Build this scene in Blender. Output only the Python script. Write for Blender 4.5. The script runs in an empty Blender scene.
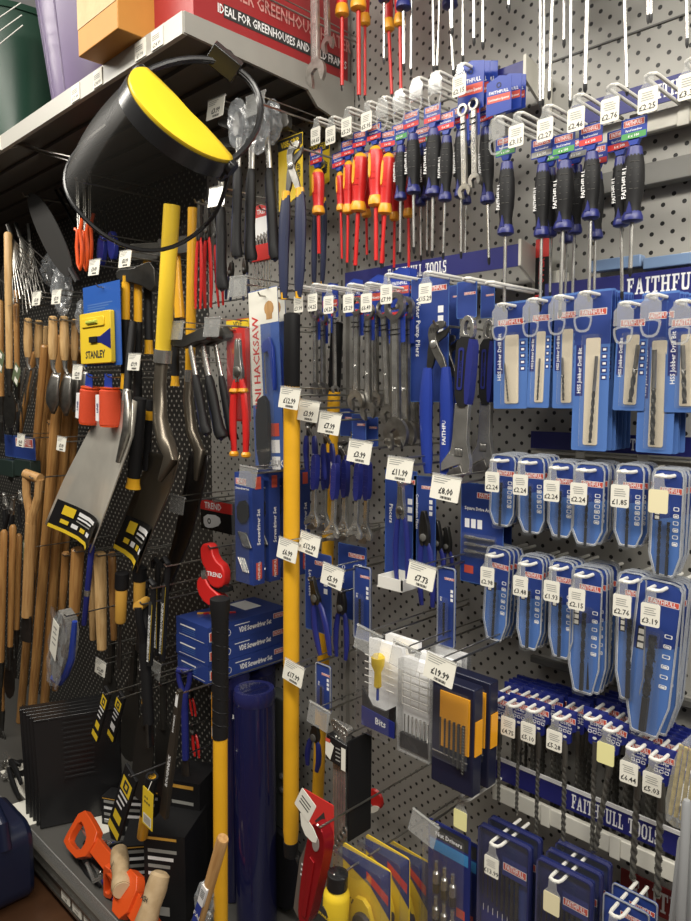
import bpy, math, random
from mathutils import Vector, Matrix, Quaternion, Euler
random.seed(7)
SC = bpy.context.scene
COL = SC.collection
PI = math.pi
# ---------------------------------------------------------------- camera, world, lights, exposure
F_PX = 720.0
CAM = Vector((0, -1.35, 1.55))
PITCH = math.radians(-5.2)
cd = bpy.data.cameras.new('camera'); cam = bpy.data.objects.new('camera', cd); COL.objects.link(cam)
cam.location = CAM; cam.rotation_euler = (PI/2 + PITCH, 0, PI/4)
cd.sensor_fit = 'VERTICAL'; cd.sensor_height = 24; cd.lens = 24*F_PX/921
cd.clip_start = 0.02
SC.camera = cam
SC.view_settings.view_transform = 'Standard'; SC.view_settings.look = 'None'
SC.view_settings.gamma = 1; SC.view_settings.use_curve_mapping = False
SC.view_settings.exposure = 0.14
w = bpy.data.worlds.new('world'); SC.world = w; w.use_nodes = True
w.node_tree.nodes['Background'].inputs[0].default_value = (1.0, .95, .87, 1)
w.node_tree.nodes['Background'].inputs[1].default_value = 0.17
def area(name, loc, sx, sy, e, rot=(0,0,0), col=(1,.95,.86)):
    l = bpy.data.lights.new(name, 'AREA'); l.shape = 'RECTANGLE'; l.size = sx; l.size_y = sy; l.energy = e; l.color = col
    o = bpy.data.objects.new(name, l); COL.objects.link(o); o.location = loc; o.rotation_euler = rot
area('ceiling_light_row', (-1.0, -1.45, 2.95), 5.0, .30, 92, (math.radians(20), 0, 0))
area('ceiling_light_near', (1.0, -1.2, 2.85), .35, 2.0, 40, (0, math.radians(35), 0))

# ---------------------------------------------------------------- pixel <-> place
ROT = cam.rotation_euler.to_matrix()
def ray(px, py):
    return ROT @ Vector(((px-345.5)/F_PX, -(py-460.5)/F_PX, -1))
def at(px, py, Y):
    d = ray(px, py); t = (Y-CAM.y)/d.y
    return CAM + d*t
# ---------------------------------------------------------------- materials
MATS = {}
def mat(name, col, rough=.5, metal=0, bump=0, var=0, scale=40, spec=.5, stretch=None, col2=None, coat=0):
    if name in MATS: return MATS[name]
    m = bpy.data.materials.new(name); m.use_nodes = True; nt = m.node_tree; b = nt.nodes['Principled BSDF']
    c = (col[0], col[1], col[2], 1)
    b.inputs['Base Color'].default_value = c; b.inputs['Roughness'].default_value = rough
    b.inputs['Metallic'].default_value = metal; b.inputs['Specular IOR Level'].default_value = spec
    b.inputs['Coat Weight'].default_value = coat
    if var or bump or col2:
        tc = nt.nodes.new('ShaderNodeTexCoord'); mp = nt.nodes.new('ShaderNodeMapping')
        nt.links.new(tc.outputs['Object'], mp.inputs[0])
        if stretch: mp.inputs['Scale'].default_value = stretch
        n = nt.nodes.new('ShaderNodeTexNoise'); n.inputs['Scale'].default_value = scale; n.inputs['Detail'].default_value = 4
        nt.links.new(mp.outputs[0], n.inputs['Vector'])
        if var or col2:
            r = nt.nodes.new('ShaderNodeValToRGB')
            k = 1-var
            d = col2 if col2 else (col[0]*k, col[1]*k, col[2]*k)
            r.color_ramp.elements[0].position = .35; r.color_ramp.elements[1].position = .65
            r.color_ramp.elements[0].color = (d[0], d[1], d[2], 1); r.color_ramp.elements[1].color = c
            nt.links.new(n.outputs[0], r.inputs[0]); nt.links.new(r.outputs[0], b.inputs['Base Color'])
        if bump:
            bp = nt.nodes.new('ShaderNodeBump'); bp.inputs['Strength'].default_value = bump; bp.inputs['Distance'].default_value = .002
            nt.links.new(n.outputs[0], bp.inputs['Height']); nt.links.new(bp.outputs[0], b.inputs['Normal'])
    MATS[name] = m; return m
def clear(name, tint=(1,1,1), body=.1, rough=.08, bodycol=(.8,.85,.9), gl=.12, fk=.5):
    if name in MATS: return MATS[name]
    m = bpy.data.materials.new(name); m.use_nodes = True; nt = m.node_tree; nt.nodes.clear()
    o = nt.nodes.new('ShaderNodeOutputMaterial'); t = nt.nodes.new('ShaderNodeBsdfTransparent'); g = nt.nodes.new('ShaderNodeBsdfGlossy')
    d = nt.nodes.new('ShaderNodeBsdfDiffuse'); m1 = nt.nodes.new('ShaderNodeMixShader'); m2 = nt.nodes.new('ShaderNodeMixShader')
    lw = nt.nodes.new('ShaderNodeLayerWeight'); lw.inputs[0].default_value = .25
    mx = nt.nodes.new('ShaderNodeMath'); mx.operation = 'MULTIPLY_ADD'; mx.inputs[1].default_value = fk; mx.inputs[2].default_value = gl
    nt.links.new(lw.outputs['Fresnel'], mx.inputs[0])
    t.inputs[0].default_value = (*tint, 1); g.inputs['Roughness'].default_value = rough; d.inputs[0].default_value = (*bodycol, 1)
    m1.inputs[0].default_value = body
    nt.links.new(t.outputs[0], m1.inputs[1]); nt.links.new(d.outputs[0], m1.inputs[2])
    nt.links.new(mx.outputs[0], m2.inputs[0]); nt.links.new(m1.outputs[0], m2.inputs[1]); nt.links.new(g.outputs[0], m2.inputs[2])
    nt.links.new(m2.outputs[0], o.inputs[0]); MATS[name] = m; return m
def pegmat(name, base, hole, px, pz, r, rough=.45, noise=.08):
    """perforated steel sheet: staggered round holes, pattern in object space"""
    m = bpy.data.materials.new(name); m.use_nodes = True; nt = m.node_tree; b = nt.nodes['Principled BSDF']; L = nt.links.new
    tc = nt.nodes.new('ShaderNodeTexCoord'); sp = nt.nodes.new('ShaderNodeSeparateXYZ'); L(tc.outputs['Object'], sp.inputs[0])
    def M(op, a, c=None, c2=None):
        n = nt.nodes.new('ShaderNodeMath'); n.operation = op
        for i, v in enumerate((a, c, c2)):
            if v is None: continue
            if isinstance(v, (int, float)): n.inputs[i].default_value = v
            else: L(v, n.inputs[i])
        return n.outputs[0]
    def lattice(ox, oz):
        fx = M('MULTIPLY', M('SUBTRACT', M('FRACT', M('ADD', M('MULTIPLY', sp.outputs[0], 1/px), ox+100)), .5), px)
        fz = M('MULTIPLY', M('SUBTRACT', M('FRACT', M('ADD', M('MULTIPLY', sp.outputs[2], 1/pz), oz+100)), .5), pz)
        return M('SQRT', M('ADD', M('MULTIPLY', fx, fx), M('MULTIPLY', fz, fz)))
    dm = M('MINIMUM', lattice(0, 0), lattice(.5, .5))
    inh = M('LESS_THAN', dm, r)
    mix = nt.nodes.new('ShaderNodeMix'); mix.data_type = 'RGBA'; L(inh, mix.inputs[0])
    n = nt.nodes.new('ShaderNodeTexNoise'); n.inputs['Scale'].default_value = 6; L(tc.outputs['Object'], n.inputs['Vector'])
    rp = nt.nodes.new('ShaderNodeValToRGB'); L(n.outputs[0], rp.inputs[0]); k = 1-noise
    rp.color_ramp.elements[0].color = (base[0]*k, base[1]*k, base[2]*k, 1); rp.color_ramp.elements[1].color = (*base, 1)
    L(rp.outputs[0], mix.inputs[6]); mix.inputs[7].default_value = (*hole, 1)
    L(mix.outputs[2], b.inputs['Base Color']); b.inputs['Roughness'].default_value = rough
    bp = nt.nodes.new('ShaderNodeBump'); bp.inputs['Strength'].default_value = .5; bp.inputs['Distance'].default_value = .002; bp.invert = True
    L(inh, bp.inputs['Height']); L(bp.outputs[0], b.inputs['Normal'])
    MATS[name] = m; return m
M_steel = mat('chrome_steel', (.56,.55,.52), .27, .82, 0, .25, 30)
M_satin = mat('satin_steel', (.40,.385,.355), .32, .95, .1, .3, 60)
M_darksteel = mat('dark_steel', (.11,.107,.10), .35, .9, 0, .3, 30)
M_bit = mat('black_oxide_bit', (.018,.018,.019), .35, .1)
M_sdsbit = mat('sand_blasted_bit', (.14,.135,.12), .45, .6)
M_wire = mat('zinc_wire', (.42,.41,.38), .3, 1)
M_whitep = mat('white_plastic', (.74,.73,.68), .35)
M_whitebar = mat('white_enamel', (.72,.70,.62), .4)
M_grey = mat('grey_enamel', (.33,.32,.29), .45, 0, 0, .1, 8)
M_greydk = mat('grey_steel_dark', (.10,.098,.09), .5)
M_paper = mat('ticket_paper', (.80,.78,.69), .7)
M_cream = mat('cream_ticket', (.78,.71,.46), .7)
M_yelticket = mat('yellow_ticket', (.80,.76,.36), .7)
M_ink = mat('black_ink', (.03,.03,.03), .6)
M_inkg = mat('grey_ink', (.30,.30,.28), .6)
M_white = mat('white_print', (.85,.85,.85), .5)
M_red = mat('red_print', (.62,.035,.03), .45)
M_logo = mat('logo_red', (.60,.09,.06), .45)
M_green = mat('green_print', (.07,.30,.08), .45)
M_card = mat('blue_card', (.024,.052,.235), .4)
M_cardlt = mat('light_blue_card', (.080,.175,.46), .38)
M_carddk = mat('navy_card', (.018,.028,.165), .4)
M_clip = mat('royal_blue_plastic', (.020,.05,.32), .32)
M_hdr = mat('navy_header_plastic', (.014,.022,.17), .3)
M_sign = mat('navy_sign', (.018,.020,.15), .4)
M_navy = mat('navy_rubber', (.014,.02,.06), .5)
M_bluegrip = mat('blue_grip', (.017,.023,.16), .38)
M_bluegr2 = mat('bright_blue_grip', (.016,.040,.27), .38)
M_black = mat('black_rubber', (.010,.010,.011), .55, spec=.3)
M_blackgl = mat('black_plastic', (.014,.014,.015), .25)
M_vdered = mat('red_insulation', (.62,.022,.02), .35)
M_vdeyel = mat('amber_insulation', (.85,.38,.02), .35)
M_yellow = mat('yellow_fibreglass', (.80,.42,.02), .35, 0, 0, .06, 20)
M_yellow2 = mat('pale_yellow_fibreglass', (.84,.58,.04), .32)
M_yelcard = mat('yellow_card', (.82,.58,.03), .45)
M_orange = mat('orange_plastic', (.72,.09,.015), .35)
M_twine = mat('orange_twine', (.80,.075,.015), .6, 0, .8, .2, 300, stretch=(1,1,8))
M_wood = mat('ash_wood', (.56,.33,.13), .5, 0, .1, 0, 18, stretch=(6,6,.5), col2=(.40,.21,.075))
M_wood2 = mat('varnished_wood', (.50,.27,.09), .35, 0, .1, 0, 20, stretch=(6,6,.4), col2=(.34,.16,.05))
M_woodlt = mat('pale_turned_wood', (.66,.44,.20), .45, 0, .1, 0, 26, stretch=(5,5,.6), col2=(.50,.30,.12))
M_clear = clear('clear_plastic', body=.02, gl=.01, fk=.22)
M_clear2 = clear('clear_holder', body=.22, bodycol=(.72,.73,.71), gl=.05)
M_bag = clear('polythene_bag', body=.13, rough=.2, gl=.05, fk=.35)
M_rim = clear('blister_rim', body=.45, bodycol=(.62,.66,.72), gl=.2)
M_visor = clear('smoked_mesh_visor', tint=(.66,.65,.62), body=.09, bodycol=(.07,.067,.06), gl=.0, rough=.45, fk=.05)
M_cardboard = mat('manila_cardboard', (.52,.235,.04), .6, 0, .05, .08, 12)
M_mirror = mat('bright_shovel_steel', (.74,.71,.63), .30, .55, .05, .12, 12)
M_kraft = mat('kraft_insert', (.66,.58,.44), .6)

# ---------------------------------------------------------------- mesh builder
TXT = {}
def text_geo(s, bold=.0):
    k = (s, bold)
    if k in TXT: return TXT[k]
    cu = bpy.data.curves.new('t', 'FONT'); cu.body = s; cu.size = 1; cu.resolution_u = 1; cu.offset = bold
    ob = bpy.data.objects.new('t', cu); COL.objects.link(ob)
    me = bpy.data.meshes.new_from_object(ob)
    vs = [(v.co.x, v.co.y) for v in me.vertices]; fs = [list(p.vertices) for p in me.polygons]
    bpy.data.objects.remove(ob); bpy.data.meshes.remove(me); bpy.data.curves.remove(cu)
    if vs:
        x0 = min(v[0] for v in vs); x1 = max(v[0] for v in vs)
    else: x0 = x1 = 0
    TXT[k] = (vs, fs, x0, x1); return TXT[k]
SLAB = {
 'F': (.74, [(.12,0,.34,1),(0,0,.46,.12),(0,.88,.7,1),(.6,.64,.7,1),(.3,.44,.54,.56),(.47,.38,.55,.62)]),
 'I': (.5, [(.13,0,.35,1),(0,0,.48,.12),(0,.88,.48,1)]),
 'T': (.8, [(.28,0,.5,1),(.16,0,.62,.12),(0,.87,.78,1),(0,.62,.1,1),(.68,.62,.78,1)]),
 'H': (.96, [(.1,0,.32,1),(.62,0,.84,1),(.3,.44,.64,.56),(0,0,.42,.11),(.52,0,.94,.11),(0,.89,.42,1),(.52,.89,.94,1)]),
 'U': (.92, [(.1,.16,.32,1),(.64,.16,.8,1),(.2,0,.72,.14),(.12,.06,.36,.22),(.58,.06,.79,.22),(0,.89,.42,1),(.54,.89,.9,1)]),
 'L': (.74, [(.12,0,.34,1),(0,0,.7,.12),(0,.89,.46,1),(.6,0,.7,.36)]),
 'O': (.86, [(.02,.2,.24,.8),(.6,.2,.82,.8),(.2,0,.64,.13),(.2,.87,.64,1),(.09,.08,.3,.26),(.54,.08,.75,.26),(.09,.74,.3,.92),(.54,.74,.75,.92)]),
 'S': (.72, [(.04,.5,.26,.92),(.44,.08,.66,.5),(.14,.44,.56,.58),(.16,.88,.6,1),(.56,.7,.66,1),(.1,0,.54,.12),(.04,0,.14,.3),(.42,.06,.6,.2)]),
 'A': (.92, None), ' ': (.5, []),
}
class MB:
    def __init__(s, xf=None):
        s.v = []; s.f = []; s.m = []; s.mats = []; s.xf = xf
    def mi(s, m):
        if m not in s.mats: s.mats.append(m)
        return s.mats.index(m)
    def add(s, vs, fs, m, xf=None):
        b = len(s.v); k = s.mi(m)
        for v in vs:
            v = Vector(v)
            if xf: v = xf @ v
            if s.xf: v = s.xf @ v
            s.v.append(v)
        for f in fs: s.f.append([b+i for i in f]); s.m.append(k)
        return s
    def box(s, x0, y0, z0, x1, y1, z1, m, xf=None):
        return s.add([(x0,y0,z0),(x1,y0,z0),(x1,y1,z0),(x0,y1,z0),(x0,y0,z1),(x1,y0,z1),(x1,y1,z1),(x0,y1,z1)],
            [(0,3,2,1),(4,5,6,7),(0,1,5,4),(1,2,6,5),(2,3,7,6),(3,0,4,7)], m, xf)
    def prism(s, pts, y0, y1, m, xf=None):
        n = len(pts)
        a = sum(pts[i][0]*pts[(i+1)%n][1]-pts[(i+1)%n][0]*pts[i][1] for i in range(n))
        if a < 0: pts = pts[::-1]
        vs = [(p[0], y0, p[1]) for p in pts]+[(p[0], y1, p[1]) for p in pts]
        fs = [list(range(n)), list(range(2*n-1, n-1, -1))]+[(i, n+i, n+(i+1)%n, (i+1)%n) for i in range(n)]
        return s.add(vs, fs, m, xf)
    def flat(s, pts, y, m, xf=None):
        n = len(pts); a = sum(pts[i][0]*pts[(i+1)%n][1]-pts[(i+1)%n][0]*pts[i][1] for i in range(n))
        if a < 0: pts = pts[::-1]
        return s.add([(p[0], y, p[1]) for p in pts], [list(range(n))], m, xf)
    def merge(s, o):
        b = len(s.v); s.v += o.v
        for f, k in zip(o.f, o.m): s.f.append([b+i for i in f]); s.m.append(s.mi(o.mats[k]))
        return s
    def rect(s, x0, z0, x1, z1, y, m, xf=None):
        return s.flat([(x0,z0),(x1,z0),(x1,z1),(x0,z1)], y, m, xf)
    def ring(s, outer, inner, y0, y1, m, xf=None):
        n = len(outer)
        vs = [(p[0],y0,p[1]) for p in outer]+[(p[0],y0,p[1]) for p in inner]+[(p[0],y1,p[1]) for p in outer]+[(p[0],y1,p[1]) for p in inner]
        fs = []
        for i in range(n):
            j = (i+1)%n
            fs += [(i,j,n+j,n+i),(2*n+i,3*n+i,3*n+j,2*n+j),(i,2*n+i,2*n+j,j),(n+i,n+j,3*n+j,3*n+i)]
        return s.add(vs, fs, m, xf)
    def tube(s, pts, r, m, n=8, xf=None, cap=True, flat=1.0):
        pts = [Vector(p) for p in pts]; k = len(pts)
        rs = r if isinstance(r, (list, tuple)) else [r]*k
        vs = []; prev = None
        for i, p in enumerate(pts):
            t = (pts[min(i+1,k-1)]-pts[max(i-1,0)]).normalized()
            if prev is None:
                up = Vector((0,1,0)) if abs(t.y) < .9 else Vector((1,0,0))
                a = t.cross(up).normalized()
            else:
                a = (prev - t*prev.dot(t)).normalized()
            prev = a; b = t.cross(a)
            for j in range(n):
                q = 2*PI*j/n; vs.append(p + a*(math.cos(q)*rs[i]) + b*(math.sin(q)*rs[i]*flat))
        fs = [(i*n+j, i*n+(j+1)%n, (i+1)*n+(j+1)%n, (i+1)*n+j) for i in range(k-1) for j in range(n)]
        if cap: fs += [list(range(n-1,-1,-1)), [(k-1)*n+j for j in range(n)]]
        return s.add(vs, fs, m, xf)
    def lathe(s, prof, m, n=14, xf=None, sx=1, sy=1):
        """profile [(r,z)] round the z axis"""
        vs = []; k = len(prof)
        for r, z in prof:
            for j in range(n): q = 2*PI*j/n; vs.append((r*sx*math.cos(q), r*sy*math.sin(q), z))
        fs = [(i*n+j, i*n+(j+1)%n, (i+1)*n+(j+1)%n, (i+1)*n+j) for i in range(k-1) for j in range(n)]
        fs += [list(range(n-1,-1,-1)), [(k-1)*n+j for j in range(n)]]
        return s.add(vs, fs, m, xf)
    def twist(s, L, r, turns, m, n=10, seg=None, z0=0, fl=.55):
        """fluted drill: two-lobed section twisting down from z0 to z0-L"""
        seg = seg or max(12, int(turns*8)); vs = []
        for i in range(seg+1):
            a = 2*PI*turns*i/seg; tip = 1 if i < seg else .15
            for j in range(n):
                q = 2*PI*j/n; rr = r*(fl+(1-fl)*abs(math.cos(q)))*tip
                vs.append((rr*math.cos(q+a), rr*math.sin(q+a), z0-L*i/seg))
        fs = [(i*n+j, (i+1)*n+j, (i+1)*n+(j+1)%n, i*n+(j+1)%n) for i in range(seg) for j in range(n)]
        fs += [list(range(n)), [seg*n+j for j in range(n-1,-1,-1)]]
        return s.add(vs, fs, m)
    def text(s, t, h, x, z, y, m, bold=.0, ax='c', sx=1.0, xf=None):
        """text in the xz plane facing -y, cap height ~.7h"""
        vs, fs, x0, x1 = text_geo(t, bold)
        if not vs: return s
        ox = {'c': -(x0+x1)/2, 'l': -x0, 'r': -x1}[ax]
        return s.add([((v[0]+ox)*h*sx+x, y, v[1]*h+z) for v in vs], fs, m, xf)
    def vtext(s, t, h, x, z, y, m, bold=.0, down=False):
        """text turned to read up the z axis"""
        vs, fs, x0, x1 = text_geo(t, bold)
        if not vs: return s
        c = (x0+x1)/2; k = -1 if down else 1
        return s.add([(x-k*v[1]*h+k*.35*h, y, z+k*(v[0]-c)*h) for v in vs], fs, m)
    def slab(s, t, h, x, z, y, m, sx=.9):
        for ch in t:
            wd, rs = SLAB[ch]
            if rs is None:
                for q in ([(.36,1),(.56,1),(.24,0),(.08,0)], [(.36,1),(.56,1),(.84,0),(.6,0)]):
                    s.flat([(x+a*h*sx, z+b*h) for a, b in q], y, m)
                rs = [(0,0,.34,.11),(.5,0,.92,.11),(.25,.3,.66,.42)]
            for i, (a, b, c, d) in enumerate(rs): s.rect(x+a*h*sx, z+b*h, x+c*h*sx, z+d*h, y-.00002*(i+1), m)
            x += (wd+.1)*h*sx
        return x
    def build(s, name, parent=None, bevel=0, smooth=35, solid=0, sub=0):
        me = bpy.data.meshes.new(name); me.from_pydata([tuple(v) for v in s.v], [], s.f)
        for m in s.mats: me.materials.append(m)
        me.polygons.foreach_set('material_index', s.m)
        if smooth:
            me.polygons.foreach_set('use_smooth', [True]*len(me.polygons)); me.set_sharp_from_angle(angle=math.radians(smooth))
        me.update()
        o = bpy.data.objects.new(name, me); COL.objects.link(o)
        if parent: o.parent = parent
        if solid: md = o.modifiers.new('s', 'SOLIDIFY'); md.thickness = solid; md.offset = 0
        if sub: md = o.modifiers.new('u', 'SUBSURF'); md.levels = sub; md.render_levels = sub
        if bevel: md = o.modifiers.new('b', 'BEVEL'); md.width = bevel; md.segments = 2; md.limit_method = 'ANGLE'
        return o
def rrect(x0, z0, x1, z1, r, n=4):
    o = []
    for cx, cz, a in ((x1-r, z0+r, -PI/2), (x1-r, z1-r, 0), (x0+r, z1-r, PI/2), (x0+r, z0+r, PI)):
        for i in range(n+1): q = a+PI/2*i/n; o.append((cx+r*math.cos(q), cz+r*math.sin(q)))
    return o
def circ(cx, cz, r, n=16, rz=None, a0=0):
    return [(cx+r*math.cos(a0+2*PI*i/n), cz+(rz or r)*math.sin(a0+2*PI*i/n)) for i in range(n)]
def ease(pts, it=2):
    """chaikin smoothing of a closed outline"""
    for _ in range(it):
        q = []
        for i in range(len(pts)):
            a, b = pts[i], pts[(i+1)%len(pts)]
            q += [(a[0]*.75+b[0]*.25, a[1]*.75+b[1]*.25), (a[0]*.25+b[0]*.75, a[1]*.25+b[1]*.75)]
        pts = q
    return pts
# ---------------------------------------------------------------- things
SEEN = {}
def tag(o, label, cat, group=None, kind=None):
    if label in SEEN: print('DUP LABEL', label)
    SEEN[label] = 1
    o['label'] = label; o['category'] = cat
    if group: o['group'] = group
    if kind: o['kind'] = kind
    return o
def empty(name): 
    o = bpy.data.objects.new(name, None); COL.objects.link(o); o.empty_display_size = .05; return o
def dup(root):
    r = root.copy(); COL.objects.link(r)
    for ch in list(KIDS.get(root.name, [])):
        c = ch.copy(); COL.objects.link(c); c.parent = r; KIDS.setdefault(r.name, []).append(c)
        for g in KIDS.get(ch.name, []):
            d = g.copy(); COL.objects.link(d); d.parent = c; KIDS.setdefault(c.name, []).append(d)
    return r
KIDS = {}
PROTO = {}
def place(key, name, cat, builder, loc, label, group=None, rot=None, cls=None):
    """first use builds the thing, later uses copy it and its parts"""
    if key in PROTO: r = dup(PROTO[key])
    else:
        before = set(o.name for o in COL.objects)
        r = empty(name); builder(r); PROTO[key] = r
        new = [o for o in COL.objects if o.name not in before and o.parent]
        for o in new: KIDS.setdefault(o.parent.name, []).append(o)
    r.location = loc
    if rot is not None:
        if isinstance(rot, Quaternion): r.rotation_mode = 'QUATERNION'; r.rotation_quaternion = rot
        else: r.rotation_euler = rot
    tag(r, label, cat, group); return r
def aim(A, B, yaw=0):
    """rotation that takes local -z to the direction A -> B"""
    d = (B-A).normalized()
    q = Vector((0,0,-1)).rotation_difference(d)
    return q @ Quaternion((0,0,1), yaw)
def struct(o, name=None):
    o['kind'] = 'structure'; return o
ORD = ['front', 'second', 'third', 'fourth', 'fifth', 'sixth', 'seventh', 'eighth', 'ninth', 'tenth']
def back(i): return 'front one' if i == 0 else ORD[i]+' back'
# ================================================================ THE SETTING
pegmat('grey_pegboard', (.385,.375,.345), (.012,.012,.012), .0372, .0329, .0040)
pegmat('dark_pegboard', (.030,.029,.027), (.34,.33,.29), .030, .0329, .0042)  # pale hole colour stands in for light coming through from behind
XS = -1.97
struct(MB().box(XS, 0, 0, 1.6, .02, 3.0, MATS['grey_pegboard']).build('wall_back'))
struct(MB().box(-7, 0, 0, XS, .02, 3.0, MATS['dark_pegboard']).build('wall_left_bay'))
struct(MB().box(-7, -4, -.02, 3, .02, 0, mat('brown_vinyl_floor', (.085,.038,.018), .35, 0, .1, .4, 5)).build('floor'))
struct(MB().box(-7, -3.02, 0, 3, -3, 2.0, mat('light_blocker_dark', (.10,.09,.08), .8, 0, 0, .6, 3)).build('unseen_light_blocker'))  # unseen dark wall, added to block level world light and darken the lower board
struct(MB().box(-7.02, -3, 0, -7, 0, 3.0, mat('far_stock', (.05,.045,.04), .8, 0, 0, .5, 4)).build('wall_far'))
z = at(619, 38, -.001).z
struct(MB().box(-1.31, -.0025, z-.0015, 1.6, 0, z+.0015, M_greydk).build('trim_1'))
z2 = at(335, 284, -.001).z
struct(MB().box(XS, -.0025, z2-.0015, -1.36, 0, z2+.0015, M_greydk).build('trim_2'))
# slotted upright between the bays
mb = MB().box(-1.362, -.014, 0, -1.335, 0, 3.0, M_grey)
for i in range(90): mb.rect(-1.352, .3+i*.03, -1.346, .3+i*.03+.016, -.0145, M_ink)
struct(mb.build('trim_3'))

# ---- the top shelf with brackets
def shelf_top(r):
    Z = SH_Z
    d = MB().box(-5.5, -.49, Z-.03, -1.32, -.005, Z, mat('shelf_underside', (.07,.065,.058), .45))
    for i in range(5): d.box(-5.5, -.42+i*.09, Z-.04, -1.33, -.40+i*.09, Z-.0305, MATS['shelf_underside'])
    d.build('deck', r)
    MB().box(-5.5, -.50, Z-.032, -1.318, -.488, Z+.012, mat('shelf_front_enamel', (.42,.41,.37), .4)).build('front_edge', r)
    x = -1.36
    for k, s in enumerate([(.03,1),(.10,1),(.30,0),(.36,0),(.42,0),(.46,0),(.95,1),(1.03,1),(1.08,1),(1.13,1),(1.26,1),(1.31,1),(1.36,1),(1.42,1)]):
        if not s[1] and k%2: continue
        x0 = x-s[0]-.045; tk = MB()
        tk.box(x0, -.5025, Z-.030, x0+.045, -.5002, Z+.008, M_paper)
        for q in range(3): tk.rect(x0+.004, Z-.004-q*.004, x0+.034, Z-.002-q*.004, -.5028, M_inkg)
        tk.text('£%d.99' % random.choice([12,9,24,34]), .012, x0+.022, Z-.026, -.5028, M_ink, .01)
        tk.build('price_ticket', r)
    # end bracket: deepens towards the wall, with a stepped cut-out
    pts = [(-.497, Z+.012), (-.497, Z-.03), (-.16, Z-.045), (-.13, Z-.075), (-.06, Z-.09), (-.03, Z-.125), (-.005, Z-.13), (-.005, Z+.012)]
    b = MB(); X = -1.318
    b.prism([(p[0], p[1]) for p in pts], -.004, .004, M_grey, Matrix.Translation((X, 0, 0)) @ Matrix.Rotation(PI/2, 4, 'Z'))
    b.build('end_bracket', r)
SH_Z = at(195, 8, -.5).z
r = empty('shelf_unit'); shelf_top(r); tag(r, 'long grey steel top shelf with ticket strip, above the garden tools', 'shelf')
# ---- bottom shelf
BZ = at(60, 868, -.5).z-.02
def shelf_low(r):
    MB().box(-5.5, -.5, BZ-.035, .6, -.004, BZ, mat('base_deck', (.085,.082,.075), .45)).build('deck', r)
    m = mat('dark_shelf_edge', (.17,.16,.14), .3, .6)
    f = MB().box(-5.5, -.512, BZ-.06, .6, -.5, BZ+.012, m)
    f.box(-5.5, -.519, BZ-.012, .6, -.512, BZ-.006, M_satin).box(-5.5, -.516, BZ-.062, .6, -.512, BZ-.055, M_satin)
    f.build('front_edge', r)
    MB().box(-5.5, -.503, BZ, .6, -.500, BZ+.05, M_clear2).build('clear_riser', r)
    for i in range(4):
        k = MB(); x0 = at(62+i*0, 893, -.512).x+i*.075
        k.box(x0, -.514, BZ-.05, x0+.055, -.512, BZ-.012, M_paper)
        for q in range(3): k.rect(x0+.005, BZ-.022-q*.005, x0+.045, BZ-.0195-q*.005, -.5143, M_inkg)
        k.text('9.99', .014, x0+.027, BZ-.047, -.5143, M_ink, .01)
        k.build('price_ticket', r)
r = empty('shelf_unit'); shelf_low(r); tag(r, 'dark-edged base shelf with clear riser, under the garden tools', 'shelf')
# plinth below
struct(MB().box(-5.5, -.44, 0, .6, -.42, BZ-.036, M_greydk).build('baseboard_back'))

# ================================================================ SIGN STRIPS AND WHITE BARS
def strip(pxL, yT, yB, pxR, Y, label, text=None, tx=None, th=.6, whitetop=False, endcap=False, m=None, sx=.9):
    a = at(pxL, yT, Y); b = at(pxL, yB, Y); 
    xr = at(pxR, yT, Y).x
    r = empty('header_sign')
    mb = MB().box(a.x, Y, b.z, xr, Y+.003, a.z, m or M_sign)
    if whitetop: mb.box(a.x, Y-.001, a.z-.001, xr, Y+.003, a.z+.006, M_white)
    mb.build('panel', r)
    h = a.z-b.z
    if text:
        t = MB(); x0 = at(tx, yT, Y).x
        t.slab(text, h*th, x0, b.z+h*(1-th)/2, Y-.0006, M_white, sx)
        t.build('lettering', r)
    if Y > -.11: MB().box(a.x+.004, Y+.003, b.z+h*.3, xr-.004, Y*.45-.004, b.z+h*.6, M_grey).build('backing_rail', r)
    k = MB()
    for i in range(2): k.box(a.x+.01+i*(xr-a.x-.03), Y+.003, b.z+h*.35, a.x+.014+i*(xr-a.x-.03), -.001, b.z+h*.55, M_grey)
    k.build('bracket_arms', r)
    if endcap:
        e = MB(); hh = .05
        e.prism([(Y-.004, a.z+.008), (Y-.004, b.z-.0), (-.004, b.z-.05), (-.004, a.z-.01)], -.003, .003, mat('cream_end_cap', (.62,.60,.53), .45), Matrix.Translation((xr+.003, 0, 0)) @ Matrix.Rotation(PI/2, 4, 'Z'))
        e.build('end_cap', r)
    tag(r, label, 'sign'); return r
strip(345, 273, 291, 519, -.10, 'navy header strip with white lettering above the hanging spanners', 'FAITHFULL TOOLS', 388, .60, endcap=True, sx=.50)
strip(470, 80, 99, 524, -.10, 'plain navy header strip behind the small spanner cards', endcap=True)
strip(572, 106, 128, 760, -.06, 'navy header strip behind the upper right screwdriver tickets', 'FAITHFULL', 641, .6, sx=.62)
strip(545, 284, 308, 780, -.06, 'navy lettered header strip behind the carded drill bits', 'FAITHFULL TOOLS', 627, .62, sx=.62)
strip(531, 431, 448, 760, -.045, 'navy strip between carded bits and the upper blister row', 'TOOLS', 631, .62, sx=.55)
strip(492, 757, 776, 780, -.118, 'navy strip with white top edge behind the long masonry bits', 'FAITHFULL TOOLS', 573, .68, whitetop=True, sx=.46)
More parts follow.
